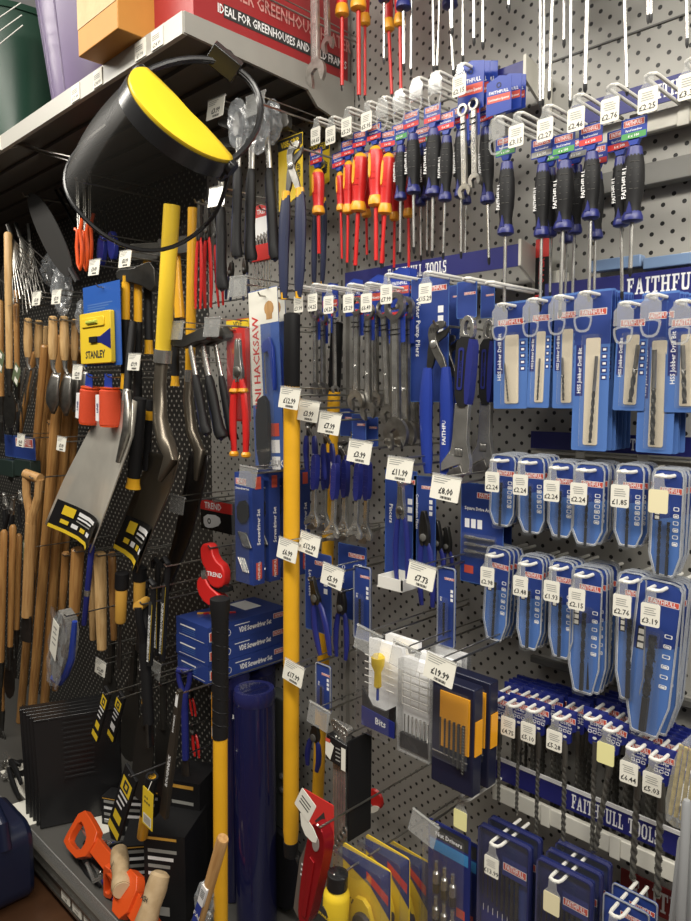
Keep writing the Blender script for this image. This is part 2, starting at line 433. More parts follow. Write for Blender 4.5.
def bar(pxL, yT, yB, pxR, Y, label, m=None):
    a = at(pxL, yT, Y); b = at(pxL, yB, Y); xr = at(pxR, yT, Y).x
    r = empty('hook_bar')
    MB().box(a.x, Y, b.z, xr, Y+.012, a.z, m or M_whitebar).build('channel', r, bevel=.002)
    bk = MB()
    if Y < -.06:
        for i in range(3): bk.box(a.x+.02+i*.25, Y+.012, b.z+.004, a.x+.024+i*.25, -.001, a.z-.004, M_grey)
    else: bk.box(a.x+.01, Y+.012, b.z+.004, xr-.01, -.001, a.z-.004, M_grey)
    bk.build('backing', r)
    for i in range(3):
        xx = a.x+(xr-a.x)*(.22+.27*i)
        MB().box(xx, Y-.003, b.z-.004, xx+.02, Y+.0, a.z+.004, m or M_whitebar).build('joiner_clip', r, bevel=.001)
    tag(r, label, 'hook bar')
bar(594, 128, 146, 780, -.035, 'white hook bar carrying the upper right screwdrivers')
bar(600, 266, 277, 780, -.035, 'narrow white hook bar above the carded drill bits')
bar(492, 783, 799, 780, -.118, 'white hook bar under the navy strip at lower right')
bar(532, 276, 290, 566, -.035, 'short white hook bar beside the spanner header strip')
bar(531, 450, 453, 780, -.035, 'thin pale hook bar below the carded drill bits')
bar(480, 563, 566, 780, -.03, 'thin hook bar behind the upper blister row', M_greydk)
bar(530, 655, 662, 780, -.03, 'dark hook bar behind the lower blister row', M_greydk)
# grey steel channel below the upper right bar
a = at(545, 186, -.03); b = at(545, 206, -.03); xr = .5
tag(MB().box(a.x, -.03, b.z, xr, -.002, a.z, mat('dull_channel_steel',(.17,.168,.155),.45)).build('steel_channel', bevel=.002), 'grey steel channel behind the upper right screwdriver handles', 'channel')
# red sign low right
strip(621, 868, 897, 760, -.012, 'red lettered sign low down behind the drill sets', 'FAITHFULL', 632, .66, sx=.55, m=mat('dark_red_sign', (.25,.02,.02), .5))
# ================================================================ HOOKS
def ticket_mesh(mb, price, w=.031, h=.038, top=-.020, m=None, y=-.0012, lines=4, blank=False):
    m = m or M_paper
    mb.prism(rrect(-w/2, top-h, w/2, top, .003, 2), y, y+.0008, m)
def white_hook(L, price, style):
    """U-shaped white plastic-tipped hook; its front bar is the origin"""
    def b(r):
        t = MB(); g = .0095
        pts = [(-g, L, 0), (-g, .012, 0), (-g*.8, .003, .001), (0, 0, .0015), (g*.8, .003, .001), (g, .012, 0), (g, L, 0)]
        t.tube(pts, .0032, M_whitep, 8)
        t.build('prong', r)
        if style == 'none': return
        h = MB()
        if style == 'clear': h.prism([(-.010, .001), (.010, .001), (.011, -.006), (.0165, -.012), (.0165, -.036), (-.0165, -.036), (-.0165, -.012), (-.011, -.006)], -.004, -.002, M_clear2)
        else: h.prism([(-.007, .001), (.007, .001), (.008, -.012), (.0155, -.022), (.0155, -.030), (-.0155, -.030), (-.0155, -.022), (-.008, -.012)], -.004, -.002, M_clear2)
        if style == 'clear':   # empty holder: hanging loop below
            h.ring(ease([(-.0165, -.036), (.0165, -.036), (.0165,-.052), (.010, -.066), (-.010, -.066), (-.0165,-.052)], 1), ease([(-.013, -.040), (.013, -.040), (.013,-.051), (.008, -.062), (-.008, -.062), (-.013,-.051)], 1), -.004, -.002, M_clear2)
        ho = h.build('ticket_holder', r)
        if style in ('paper', 'cream', 'yellow'):
            m = {'paper': M_paper, 'cream': M_cream, 'yellow': M_yelticket}[style]
            k = MB(); ticket_mesh(k, price, m=m, y=-.0055)
            if price:
                for i in range(4): k.rect(-.011+random.uniform(0,.003), -.028-i*.0036, .011-random.uniform(0,.005), -.0268-i*.0036, -.0058, M_inkg)
                k.text(price, .0125, 0, -.053, -.0058, M_ink, .015, sx=.95)
            k.build('price_ticket', ho)
    return b
HN = [0]
def whook(x, z, Yt, price, style, where, L=None, rot=0):
    L = L or (-.03-Yt)
    HN[0] += 1
    tail = {'paper': 'with %s ticket' % price if price else 'with plain ticket', 'cream': 'with blank cream ticket', 'yellow': 'with pale yellow ticket', 'clear': 'with empty clear ticket holder', 'none': 'without any ticket'}[style]
    return place(('whook', round(L,3), price, style), 'display_hook', 'hook', white_hook(L, price, style), (x, Yt, z),
        'white hook %s, %s' % (tail, where), 'white display hooks', rot=(0, 0, 0))
# ================================================================ PACKS
def logo(mb, x, z, w, h, y, red=None):
    mb.rect(x-w/2, z-h/2, x+w/2, z+h/2, y, M_white)
    mb.rect(x-w*.48, z-h*.42, x+w*.48, z+h*.42, y-.0001, red or M_logo)
    mb.text('FAITHFULL', h*.95, x, z-h*.30, y-.0002, M_white, .02, sx=w*.92/(h*.95)/5.6)
def card_pack(w, h, bl, br, var=0):
    def b(r):
        c = MB(); y = -.0008
        c.prism(rrect(-w/2, -h+.010, w/2, .010, .003, 2), 0, .0008, M_cardlt)
        c.rect(-w/2+.0004, -h*.30, w/2-.0004, .006, -.0001, M_card)
        c.ring(circ(0, 0, .006, 10), circ(0, 0, .0045, 10), -.0006, 0, M_rim)
        wx0, wx1 = (-w*.16, w*.24); 
        logo(c, 0, -.028, w*.76, .0115, -.0003)
        c.rect(-w*.44, -h*.62, -w*.22, -h*.30, -.0003, M_carddk)
        c.vtext('HSS Jobber Drill Bit', w*.15, -w*.33, -h*.46, -.0004, M_white, .02)
        for i in range(5): c.rect(w*.28, -h*.32-i*.012, w*.43, -h*.32-i*.012-.008, -.0003, M_carddk)
        for i in range(5): c.rect(w*.31, -h*.32-i*.012-.002, w*.40, -h*.32-i*.012-.006, -.0004, M_white)
        co = c.build('card', r, smooth=0)
        MB().prism(rrect(wx0, -h+.020, wx1, -h*.26, .003, 2), -.0012, -.0001, M_kraft).build('window_insert', co, smooth=0)
        d = MB(); L = bl; d.twist(L*.62, br, L*.62/(br*9), M_darksteel, z0=0); d.tube([(0,0,-L*.6), (0,0,-L)], br*.95, M_satin, 8)
        o = d.build('drill_bit', r); tl = var
        o.location = ((wx0+wx1)/2 - math.sin(tl)*L/2, -.0045-br, -h+.026+L*math.cos(tl)); o.rotation_euler = (0, tl, 0)
        if True:
            o.location.z = -h+.024; o.rotation_euler = (PI, -tl, 0); o.location.x = (wx0+wx1)/2 - math.sin(tl)*L/2
        MB().prism(rrect(wx0-.002, -h+.017, wx1+.002, -h*.24, .004, 3), -.011-br, -.009-br, M_clear).build('blister', r)
    return b
def taper_outline(w, h, k=1.0, ins=0):
    a = w/2-ins; t = .012-ins
    return [(-a*.55, t), (a*.55, t), (a*.86, t-.003), (a, t-.012), (a, -h*.74), (a*.62, -h+.014+ins), (a*.5, -h+.012+ins), (-a*.5, -h+.012+ins), (-a*.62, -h+.014+ins), (-a, -h*.74), (-a, t-.012), (-a*.86, t-.003)]
def taper_pack(w, h, br, twin=False, big=False):
    def b(r):
        c = MB()
        c.prism(taper_outline(w, h, ins=.001), 0, .0007, M_white)
        c.flat(taper_outline(w, h, ins=.0022), -.0002, M_cardlt)
        c.flat([(-w/2+.0023, -h*.42), (w/2-.0023, -h*.36), (w/2-.0023, .0), (w*.3, .009), (-w*.3, .009), (-w/2+.0023, 0)], -.0003, M_card)
        logo(c, w*.10, -.024, w*.72, .0105, -.0005)
        c.rect(-w*.40, -h*.42, -w*.22, -h*.27, -.0005, M_ink)
        for i in range(3): c.rect(-w*.38, -h*.41+i*h*.045, -w*.24, -h*.41+i*h*.045+h*.032, -.0006, M_paper)
        n = 6
        for i in range(n):
            zz = -h*.28-i*h*.065; c.ring(rrect(w*.21, zz-.0065, w*.39, zz, .0012, 1), rrect(w*.235, zz-.0055, w*.365, zz-.001, .001, 1), -.0007, -.0005, M_white)
            if i % 2: c.rect(w*.25, zz-.005, w*.35, zz-.002, -.0008, M_white)
        c.build('card', r, smooth=0)
        L = h*.62 if not twin else h*.5
        for k in ((-.16, .12) if twin else (0,)):
            d = MB(); L1 = L*.66
            d.twist(L1, br, L1/(br*8.5), M_bit, z0=0); d.tube([(0,0,-L1*.98), (0,0,-L)], br*.92, M_bit, 8)
            o = d.build('drill_bit', r); o.location = (k*w, -.003-br, -h*.30 if not twin else -h*.42)
        # clear tray: a pale rim and a sheet in front
        q = MB().ring(taper_outline(w, h, ins=-.0015), taper_outline(w, h, ins=.0012), -.0024, -.0006, M_rim)
        q.build('blister_rim', r, smooth=0)
        MB().prism(rrect(-w*.24, -h*.95, w*.20, -h*.26, .005, 3), -.0075-2*br, -.006-2*br, M_clear).build('blister', r)
    return b
def row(tab, mk, prefix, kind, group, Yf=-.15, gap=.017, name='drill_bit_pack', cat='drill bit pack', hook_where=''):
    for i, t in enumerate(tab):
        px, hw, y0, y1, n, price, style, extra = t
        A = at(px, y0, Yf); B = at(px, y1, Yf); w = abs(at(px+hw, y0, Yf).x-at(px-hw, y0, Yf).x); h = A.z-B.z
        hz = A.z-.012
        hk = '%s hook' % ('%s ticket' % price if price and style == 'paper' else kind[i])
        Yt = Yf-.034
        whook(A.x, hz, Yt, price, style, '%s, %s' % (hook_where, kind[i]))
        for k in range(n):
            p = place((prefix, i), name, cat, mk(w, h, i), (A.x+random.uniform(-.0025,.0025)*(k>0), Yf+k*gap, hz+random.uniform(-.0015,.0)),
                '%s, %s, %s' % (prefix, kind[i], back(k)), group, rot=(random.uniform(-.02,.01), random.uniform(-.02,.02) + extra, random.uniform(-.05,.05)))
nth = lambda n: ['leftmost hook', 'second hook', 'third hook', 'fourth hook', 'fifth hook', 'sixth hook', 'seventh hook', 'eighth hook', 'ninth hook'][n]+(' from left' if n else '')
K = [nth(i) for i in range(9)]
# ---- carded bits
T3 = [(511,17,300,407,4,'',  'clear',0), (542,11,295,406,6,'', 'clear',0), (568,13,292,407,6,'', 'clear',0), (594,18,288,449,8,'', 'clear',0), (634,16,298,409,5,'','clear',0), (661,19,290,452,5,'','clear',0), (690,23,296,411,4,'','clear',0)]
BL = [(.072,.0017,.11), (.076,.0020,-.02), (.076,.0025,.05), (.150,.0032,-.045), (.095,.0042,-.09), (.155,.0043,.02), (.092,.0040,.06)]
row(T3, lambda w, h, i: card_pack(w, h, BL[i][0], BL[i][1], BL[i][2]), 'carded drill bit with pale window', K, 'carded drill bits on the pegboard', Yf=-.15, gap=.0125, hook_where='carded drill bit row')
# ---- upper blister row
T4 = [(504,12,454,525,5,'£2.24','paper',.02),(532,13,456,532,5,'£2.24','paper',.0),(563,13,461,536,5,'£2.24','paper',.02),(590,15,463,544,6,'£2.24','paper',0),(631,14,464,546,5,'£1.85','paper',0),(669,16,468,576,4,'','cream',.02)]
row(T4, lambda w, h, i: taper_pack(w, h, .0029, twin=(i == 5)), 'blue blister drill pack, upper row', K, 'upper row of blister packed bits', Yf=-.15, gap=.014, hook_where='upper blister row')
T5 = [(499,12,548,641,4,'£2.98','paper',.07),(532,12,556,648,4,'£3.48','paper',0),(563,12,560,657,4,'£1.93','paper',.0),(588,15,567,693,6,'£2.15','paper',0),(633,14,572,700,3,'£2.76','paper',0),(661,22,580,738,5,'£3.19','paper',.05)]
row(T5, lambda w, h, i: taper_pack(w, h, [.0028,.0036,.0036,.0044,.0046,.0072][i]), 'blue blister drill pack, lower row', K, 'lower row of blister packed bits', Yf=-.15, gap=.014, hook_where='lower blister row')
# ---- long masonry bits
def sds(L, r0):
    def b(r):
        c = MB(); w = .0225
        c.prism([(-w, .010), (w, .010), (w, -.026), (.012, -.034), (.012, -.052), (.0075, -.056), (-.0075, -.056), (-.012, -.052), (-.012, -.034), (-w, -.026)], -.0015, .003, M_hdr)
        logo(c, .001, -.009, .040, .011, -.0018)
        c.text('SDS-Plus', .0075, .001, -.020, -.0018, M_white, .02, sx=.8); c.text('Masonry Drill', .0062, .001, -.0265, -.0018, M_white, .02, sx=.75)
        for q in range(3): c.ring(rrect(-.013+q*.009, -.035, -.006+q*.009, -.029, .001, 1), rrect(-.012+q*.009, -.034, -.007+q*.009, -.030, .001, 1), -.0019, -.0016, M_white)
        c.lathe([(.0025,0),(.0025,.001)], M_white, 8, Matrix.Translation((0,-.0018,-.043)) @ Matrix.Rotation(PI/2,4,'X'), 1.6)
        c.build('header', r, smooth=0)
        d = MB(); s = .05
        d.tube([(0,.001,-.050), (0,.001,-.050-s)], max(.005, r0*.95), M_sdsbit, 10)
        d.twist(L-s, r0, (L-s)/(r0*5.0), M_sdsbit, z0=-.050-s, fl=.5, n=10)
        d.tube([(0,0,-.050-L+.002),(0,0,-.050-L-.004)], [r0,r0*.4], M_satin, 6)
        d.build('masonry_bit', r)
    return b
T6 = [(500,690,800,.004,5,'£4.27','paper',0),(520,695,815,.004,5,'£4.75','paper',0),(540,700,835,.0045,5,'£5.10','paper',0),(566,707,850,.005,5,'£5.28','paper',0),(596,708,852,.005,5,'','none',0),(617,718,862,.006,5,'','yellow',.12),(640,736,882,.0065,5,'£6.44','paper',0),(663,746,898,.007,5,'£5.03','paper',0),(700,758,930,.0065,4,'£7.43','paper',0)]
for i, (px, y0, y1, br, n, price, style, tl) in enumerate(T6):
    Yf = -.145; A = at(px, y0, Yf); B = at(px, y1, Yf); L = A.z-.012-B.z-.05
    if i not in (4,): whook(A.x, A.z-.012, Yf-.036, price, style, 'long masonry bit row, %s' % K[i])
    else: whook(A.x, A.z-.012, Yf-.03, '', 'none', 'fifth in the long masonry bit row')
    for k in range(n):
        place(('sds', i), 'masonry_drill_bit', 'masonry bit', sds(L, br), (A.x, Yf+(k>0)*(.052+(k-1)*.0165), A.z-.012-random.uniform(0,.002)),
          'long masonry bit with navy header, %s, %s' % (K[i], back(k)), 'long masonry bits on hooks', rot=(0, tl*(k == 0)+random.uniform(-.015,.015), random.uniform(-.06,.06)))

# ================================================================ SCREWDRIVERS
def driver(hl, hr, L, br, style, tip='flat'):
    """handle top is the origin, the blade points down"""
    def b(r):
        h = MB()
        if style == 'vde':
            h.lathe([(.3*hr,0),(.7*hr,-.004),(.92*hr,-.012)], M_vdeyel, 14)
            h.lathe([(.9*hr,-.010),(hr,-hl*.2),(.98*hr,-hl*.4),(.9*hr,-hl*.6),(.80*hr,-hl*.76),(.84*hr,-hl*.84)], M_vdered, 14)
            h.lathe([(.84*hr,-hl*.82),(1.02*hr,-hl*.90),(1.0*hr,-hl*.97),(.6*hr,-hl)], M_vdeyel, 14)
            h.prism(ease([(-hr*.4,-hl*.12),(hr*.05,-hl*.16),(hr*.0,-hl*.5),(-hr*.4,-hl*.55)],1), -hr*1.04, -hr*.5, M_vdeyel)
            for q in range(4): h.tube([(-hr*.2,-hr*.99,-hl*(.25+q*.1)),(hr*.55,-hr*.84,-hl*(.25+q*.1))], .0006, M_red, 5)
        else:
            h.lathe([(.35*hr,.001),(.66*hr,-.001),(.74*hr,-.010),(.80*hr,-.016)], M_bluegrip, 14)
            h.lathe([(.78*hr,-.014),(.95*hr,-hl*.25),(hr,-hl*.45),(.93*hr,-hl*.62),(.74*hr,-hl*.78),(.80*hr,-hl*.88)], M_black, 16)
            h.lathe([(.78*hr,-hl*.86),(.98*hr,-hl*.93),(.98*hr,-hl*.98),(.7*hr,-hl)], M_bluegrip, 14)
            h.prism([(-hr*.28,-hl*.9),(hr*.35,-hl*.9),(hr*.02,-hl*.74)], -hr*.93, -hr*.4, M_bluegrip)
            for q in range(5): h.tube([(-hr*.0,-hr*1.0,-hl*(.22+q*.09)),(hr*.75,-hr*.66,-hl*(.22+q*.09))], .0005, M_greydk, 5)
            h.vtext('FAITHFULL', hr*.62, -hr*.55, -hl*.48, -hr*.88, M_white, .02)
        h.build('handle', r)
        s = MB()
        if style == 'vde':
            s.tube([(0,0,-hl*.97),(0,0,-hl-L+.012)], br*1.35, M_vdered, 10); s.tube([(0,0,-hl-L+.013),(0,0,-hl-L+.004),(0,0,-hl-L)], [br,br,br*.5], M_bit, 8, flat=.6)
        else:
            s.tube([(0,0,-hl*.97),(0,0,-hl-L+.014)], br, M_steel, 10); s.tube([(0,0,-hl-L+.014),(0,0,-hl-L+.005),(0,0,-hl-L)], [br*1.05,br*1.05,br*.4], M_bit, 8)
        s.build('shaft', r)
        t = MB()      # neck of the hang tag through the handle, and its printed card
        tc = M_red if style == 'vde' or br > .003 else M_hdr
        t.prism([(-.006,.002),(.006,.002),(.010,.012),(-.010,.012)], -hr*.4, hr*.1, M_clip)
        t.prism(rrect(-.021,.010,.021,.044,.002,2), -hr*.4, -hr*.4+.001, M_clip)
        t.rect(-.020,.012,.020,.0215,-hr*.4-.0003, M_red if style == 'vde' else random.choice([M_red,M_red,M_green,M_inkg]))
        t.text('6 x 100', .006, 0, .0145, -hr*.4-.0005, M_white, .02); t.text('Flared Screwdriver', .0052, 0, .0235, -hr*.4-.0005, M_white, .02, sx=.66)
        t.rect(-.017,.031,.017,.041,-hr*.4-.0003, M_white); t.rect(-.0163,.0316,.0163,.0404,-hr*.4-.0004, M_logo); t.text('FAITHFULL', .0080, 0, .0334, -hr*.4-.0005, M_white, .02, sx=.7)
        t.build('hang_tag', r, smooth=0)
    return b
# (style, px, y_top, y_handle_end, px_end, y_end, hw_px, Y, where)
DR = [
 ('vde',318,169,215,319,259,6.5,-.17,'alone by the pump pliers'),
 ('vde',340,172,212,342,264,4.5,-.16,'slim, leftmost of the red cluster'),
 ('vde',349,161,214,347,268,5.5,-.165,'second in the red cluster'),
 ('vde',361,153,212,355,271,8,-.165,'stout, leaning left in the red cluster'),
 ('vde',366,172,218,367,260,5,-.10,'behind the stout leaning red one'),
 ('vde',376,146,207,376,266,8,-.17,'largest, in the middle of the red cluster'),
 ('vde',383,160,214,383,268,6,-.11,'behind the largest red one'),
 ('vde',389,153,214,381,269,7,-.165,'leaning left at the right of the red cluster'),
 ('vde',395,172,221,394,273,5,-.10,'slim, behind the right end of the red cluster'),
 ('vde',408,168,218,409,273,5.5,-.10,'between the first two black handles'),
 ('blk',401,146,200,400,259,6.5,-.165,'first black handle right of the red cluster'),
 ('blk',413,134,194,414,254,7.5,-.165,'second black handle right of the red cluster'),
 ('blk',420,150,206,421,262,6,-.10,'tucked behind the second black handle'),
 ('blk',434,129,196,432,258,8.5,-.17,'stout, left of the small spanners'),
 ('blk',427,148,200,427,257,6,-.10,'behind the stout one left of the spanners'),
 ('blk',447,136,201,443,260,7,-.165,'just left of the two small spanners'),
 ('blk',461,130,198,461,259,7,-.15,'behind the two small spanners'),
 ('blk',467,148,204,465,264,5.5,-.09,'deepest, behind the two small spanners'),
 ('blk',486,128,204,489,265,7.5,-.14,'just right of the two small spanners'),
 ('blk',507,162,235,504,312,8.5,-.17,'hanging low under the empty holder'),
 ('blk',543,164,237,540,312,8,-.165,'left of a pair under the £2.27 ticket'),
 ('blk',551,168,237,550,300,6.5,-.11,'behind the pair under the £2.27 ticket'),
 ('blk',565,161,230,560,318,9.5,-.17,'stout, under the £2.46 ticket'),
 ('blk',577,165,234,572,310,7.5,-.12,'behind right of the stout £2.46 one'),
 ('blk',568,178,243,565,315,7,-.07,'deepest under the £2.46 ticket'),
 ('blk',592,152,219,589,302,9,-.17,'under the £2.76 ticket'),
 ('blk',597,172,239,594,300,7.5,-.11,'behind the one under the £2.76 ticket'),
 ('blk',621,157,227,622,300,8.5,-.15,'left one under the £2.25 ticket'),
 ('blk',635,147,222,630,277,10.5,-.17,'rightmost and stoutest, under the £2.25 ticket'),
]
def put_driver(st, px, y0, y1, pxe, ye, hw, Y, label, group):
    A = at(px, y0, Y); B = at(pxe, ye, Y); M = at(px, y1, Y)
    t = (A-CAM).dot(ROT @ Vector((0,0,-1))); hr = hw*t/F_PX; hl = A.z-M.z; L = (B-A).length-hl
    q = aim(A, B)
    nm = 'insulated_screwdriver' if st == 'vde' else 'screwdriver'
    place(('dr', px, y0), nm, 'screwdriver', driver(hl, hr, L, max(.0021, hr*.2), st), A, label, group, rot=q)
for st, px, y0, y1, pxe, ye, hw, Y, wh in DR:
    if st == 'vde': put_driver(st, px, y0, y1, pxe, ye, hw, Y, 'red and amber insulated screwdriver, %s' % wh, 'insulated screwdrivers on hooks')
    else: put_driver(st, px, y0, y1, pxe, ye, hw, Y, 'black and blue handled screwdriver, %s' % wh, 'black and blue screwdrivers on hooks')
# screwdrivers hanging from hooks above the frame: only the blades come into view
TOPD = [('vde',342,-50,17,342,91,7,-.17),('vde',358,-60,11,359,101,8,-.17),('vde',365,-40,26,365,101,5.5,-.11),('vde',386,-35,33,392,100,6,-.13),('vde',399,-40,27,401,98,6,-.15),
 ('blk',384,-70,2,384,65,6,-.17),('blk',403,-60,10,404,71,8,-.17),('blk',412,-75,-5,411,76,7,-.15),('blk',432,-80,-8,434,73,7,-.16),('blk',442,-80,-8,437,73,7,-.15),('blk',446,-66,10,454,77,8,-.11),
 ('blk',452,-80,-12,452,36,9,-.17),('blk',463,-82,-14,463,63,7,-.12),('blk',474,-86,-16,474,46,8,-.17),('blk',483,-86,-16,483,50,8,-.14),('blk',509,-95,-24,509,13,8,-.15),
 ('blk',541,-90,-18,540,109,8,-.15),('blk',546,-90,-18,543,107,7,-.11),('blk',556,-100,-25,549,100,9,-.17),('blk',565,-100,-25,564,48,8,-.12),('blk',572,-95,-22,570,109,8,-.15),('blk',590,-105,-30,585,93,11,-.17),
 ('blk',622,-105,-30,627,96,9,-.15),('blk',648,-110,-35,648,24,8,-.16),('blk',652,-110,-35,651,23,8,-.12),('blk',686,-110,-35,687,48,9,-.15)]
TW = ['first', 'second', 'third', 'fourth', 'fifth', 'sixth', 'seventh', 'eighth', 'ninth', 'tenth', 'eleventh', 'twelfth', 'thirteenth', 'fourteenth', 'fifteenth', 'sixteenth', 'seventeenth', 'eighteenth', 'nineteenth', 'twentieth', 'twenty-first','twenty-second']
nv = nb = 0
for st, px, y0, y1, pxe, ye, hw, Y in TOPD:
    if st == 'vde': put_driver(st, px, y0, y1, pxe, ye, hw, Y, 'red shafted screwdriver hanging from the top edge, %s from the left' % TW[nv], 'insulated screwdrivers at the top edge'); nv += 1
    else: put_driver(st, px, y0, y1, pxe, ye, hw, Y, 'chrome bladed screwdriver hanging from the top edge, %s from the left' % TW[nb], 'bladed screwdrivers at the top edge'); nb += 1
# hooks of the screwdriver rows: (px, py of the tip, price, style, where)
for px, py, price, style, wh in [(317,119,'£4.65','paper','above the lone red screwdriver'),(332,118,'£4.65','paper','above the slim red screwdriver'),(348,109,'£5.20','paper','left above the red cluster'),(368,103,'£5.95','paper','right above the red cluster'),
    (383,98,'','clear','above the stout red screwdrivers'),(400,91,'','clear','above the first black screwdriver'),(417,79,'','clear','above the second black screwdriver'),(436,73,'','clear','left of the £2.15 ticket'),
    (461,65,'£2.15','paper','above the two small spanners'),(498,118,'','clear','left of the £3.15 ticket'),(518,114,'£3.15','paper','above the low hanging screwdriver'),(547,107,'£2.27','paper','above the black screwdriver pair'),(578,96,'£2.46','paper','above the stout black screwdriver'),
    (612,86,'£2.76','paper','second from right in the top row'),(650,75,'£2.25','paper','above the rightmost screwdriver'),(691,60,'£3.30','paper','at the right edge of the top row')]:
    A = at(px, py, -.185); whook(A.x, A.z, -.185, price, style, wh, L=.15)
for px, y, wh in [(350,-62,'over the red blades'),(392,-70,'over the amber collars'),(450,-85,'over the long blades'),(555,-103,'over the centre blades'),(620,-110,'over the thick blades'),(688,-114,'over the right edge blades'),(478,-90,'over the short blades'),(590,-108,'over the thickest blade')]:
    A = at(px, y, -.185); whook(A.x, A.z, -.185, '', 'none', 'above the frame '+wh, L=.15)
# ================================================================ MIDDLE: spanners, pliers, wrenches, wire hooks
def depth(p): return (p-CAM).dot(ROT @ Vector((0,0,-1)))
def tool(key, name, cat, mk, px0, py0, px1, py1, Y, label, group=None, wpx=None, yaw=0, Y1=None):
    """a long thing hanging from one image point to another, at distance Y from the board"""
    A = at(px0, py0, Y); B = at(px1, py1, Y if Y1 is None else Y1); L = (B-A).length
    W = (wpx or 10)*depth(A)/F_PX
    return place(key, name, cat, mk(L, W), A, label, group, rot=aim(A, B, yaw))
def wire_hook(L, price, plate=True, clearp=False, tilt=0):
    def b(r):
        t = MB(); t.tube([(0, L, 0), (0, .012, 0), (0, .003, .002), (0, 0, .010)], .0024, M_wire, 7); t.build('prong', r)
        u = MB(); u.tube([(0, L, .012), (0, L*.5, .016), (0, .004, .016), (0, -.004, .014)], .0016, M_wire, 6)
        u.tube([(-.03, -.004, .014), (.03, -.004, .014)], .0018, M_wire, 6); uo = u.build('ticket_wire', r)
        if not plate: return
        w, h = .066, .046
        k = MB(Matrix.Translation((0, -.006, .016)) @ Matrix.Rotation(tilt, 4, 'Y') @ Matrix.Rotation(-.12, 4, 'X'))
        k.prism(rrect(-w/2, -h, w/2, 0, .002, 2), -.0012, .0004, M_clear2 if clearp else M_paper)
        if not clearp:
            k.text(price, .0165, .003, -.034, -.0016, M_ink, .03, sx=.9)
            for i in range(3): k.rect(-.028, -.006-i*.0042, .010-i*.006, -.0046-i*.0042, -.0016, M_inkg)
            for i in range(11): k.rect(-.008+i*.0024, -.043, -.0068+i*.0024+(i%3)*.0004, -.038, -.0016, M_ink)
        k.build('price_plate', uo)
        MB(Matrix.Translation((0, -.006, .016)) @ Matrix.Rotation(tilt, 4, 'Y')).tube([(-w/2-.001, 0, 0), (w/2+.001, 0, 0)], .0028, M_clear2, 8).build('hinge_roll', uo)
    return b
def plate(px, py, Y, price, where, clearp=False, tilt=0, L=None, on=True):
    """px,py = top centre of the plate"""
    A = at(px, py, Y); L = L or (-Y-.002)
    tail = 'without a plate' if not on else 'with empty clear plate' if clearp else 'with %s price plate' % price
    return place(('wh', px, py), 'wire_hook', 'hook', wire_hook(L, price, on, clearp, tilt), (A.x, Y, A.z-.016), 'wire hook %s, %s' % (tail, where), 'metal wire display hooks')
def spanner(L, W, clip=True, txt=True):
    def b(r):
        w = W*.62; m = MB(); T = .004; R = W*.68
        m.ring(circ(0, -R, R, 16), circ(0, -R, R*.60, 16), -T, T, M_satin)
        m.prism([(-w*.45, -1.9*R), (w*.45, -1.9*R), (w*.55, -L+R*2), (-w*.55, -L+R*2)], -T*.75, T*.75, M_satin)
        m.prism([(-w*.25, -2.2*R), (w*.25, -2.2*R), (w*.3, -L+R*2.3), (-w*.3, -L+R*2.3)], -T*.9, -T*.7, M_steel)
        c = -L+R*1.05; R2 = R*1.2; pts = []
        a0 = -PI/2+.55; a1 = -PI/2-.55+2*PI
        for i in range(17): q = a0+(a1-a0)*i/16; pts.append((R2*math.cos(q), c+R2*math.sin(q)))
        pts += [(-R2*.40, c-R2*.45), (-R2*.38, c+R2*.18), (0, c+R2*.36), (R2*.38, c+R2*.18), (R2*.40, c-R2*.45)]
        th = .26
        pts = [(p[0]*math.cos(th)-(p[1]-c)*math.sin(th), c+p[0]*math.sin(th)+(p[1]-c)*math.cos(th)) for p in pts]
        m.prism(pts, -T, T, M_satin)
        if txt: m.vtext('FAITHFULL', w*.75, 0, -L*.56, -T*.95, M_steel, .02)
        m.build('forged_body', r, bevel=.0006)
        if clip:
            k = MB(); cw = W*.55
            k.prism(rrect(-cw, -R*2-.045, cw, -R*1.2, .002, 2), T+.0002, T+.002, M_clip)
            k.rect(-cw*.9, -R*1.35-.012, cw*.9, -R*1.35, T+.0001, M_red)
            for q in (0, .010): k.tube([(-w*.7, -T*1.1, -R*2.2-.012-q), (w*.7, -T*1.1, -R*2.2-.012-q)], .001, M_black, 5)
            k.build('hang_clip', r)
    return b
SP = [(315,308,316,396,9,-.20,'small, under the first ticket'),(323,312,323,396,9,-.17,'small, second of the row'),(334,306,335,393,5,-.19,'seen edge on, under the third ticket'),
 (357,297,356,410,13,-.20,'under the £5.29 ticket'),(368,303,368,420,12,-.19,'right of the £5.29 ticket one'),(376,303,376,407,10,-.12,'set back, middle of the row'),
 (383,300,389,424,13,-.18,'leaning, left of the largest'),(395,292,396,449,21,-.20,'largest, front'),(405,296,405,448,19,-.17,'large, directly behind the largest'),(414,296,414,444,15,-.12,'large, deepest of the row')]
for i, (a, b_, c, d, w_, Y, wh) in enumerate(SP):
    tool(('sp', i), 'combination_spanner', 'spanner', lambda L, W: spanner(L, W), a, b_, c, d, Y, 'chrome combination spanner on blue clip, %s' % wh, 'combination spanners on hooks', wpx=w_, yaw=(1.2 if i == 2 else random.uniform(-.1,.1)))
for i, (a, b_, c, d, w_, Y, wh) in enumerate([(463,104,465,198,9,-.20,'left of the small pair'),(474,98,475,187,9,-.17,'right of the small pair')]):
    tool(('sps', i), 'combination_spanner', 'spanner', lambda L, W: spanner(L, W), a, b_, c, d, Y, 'small spanner hanging among the black screwdrivers, %s' % wh, 'small spanners among the screwdrivers', wpx=w_)
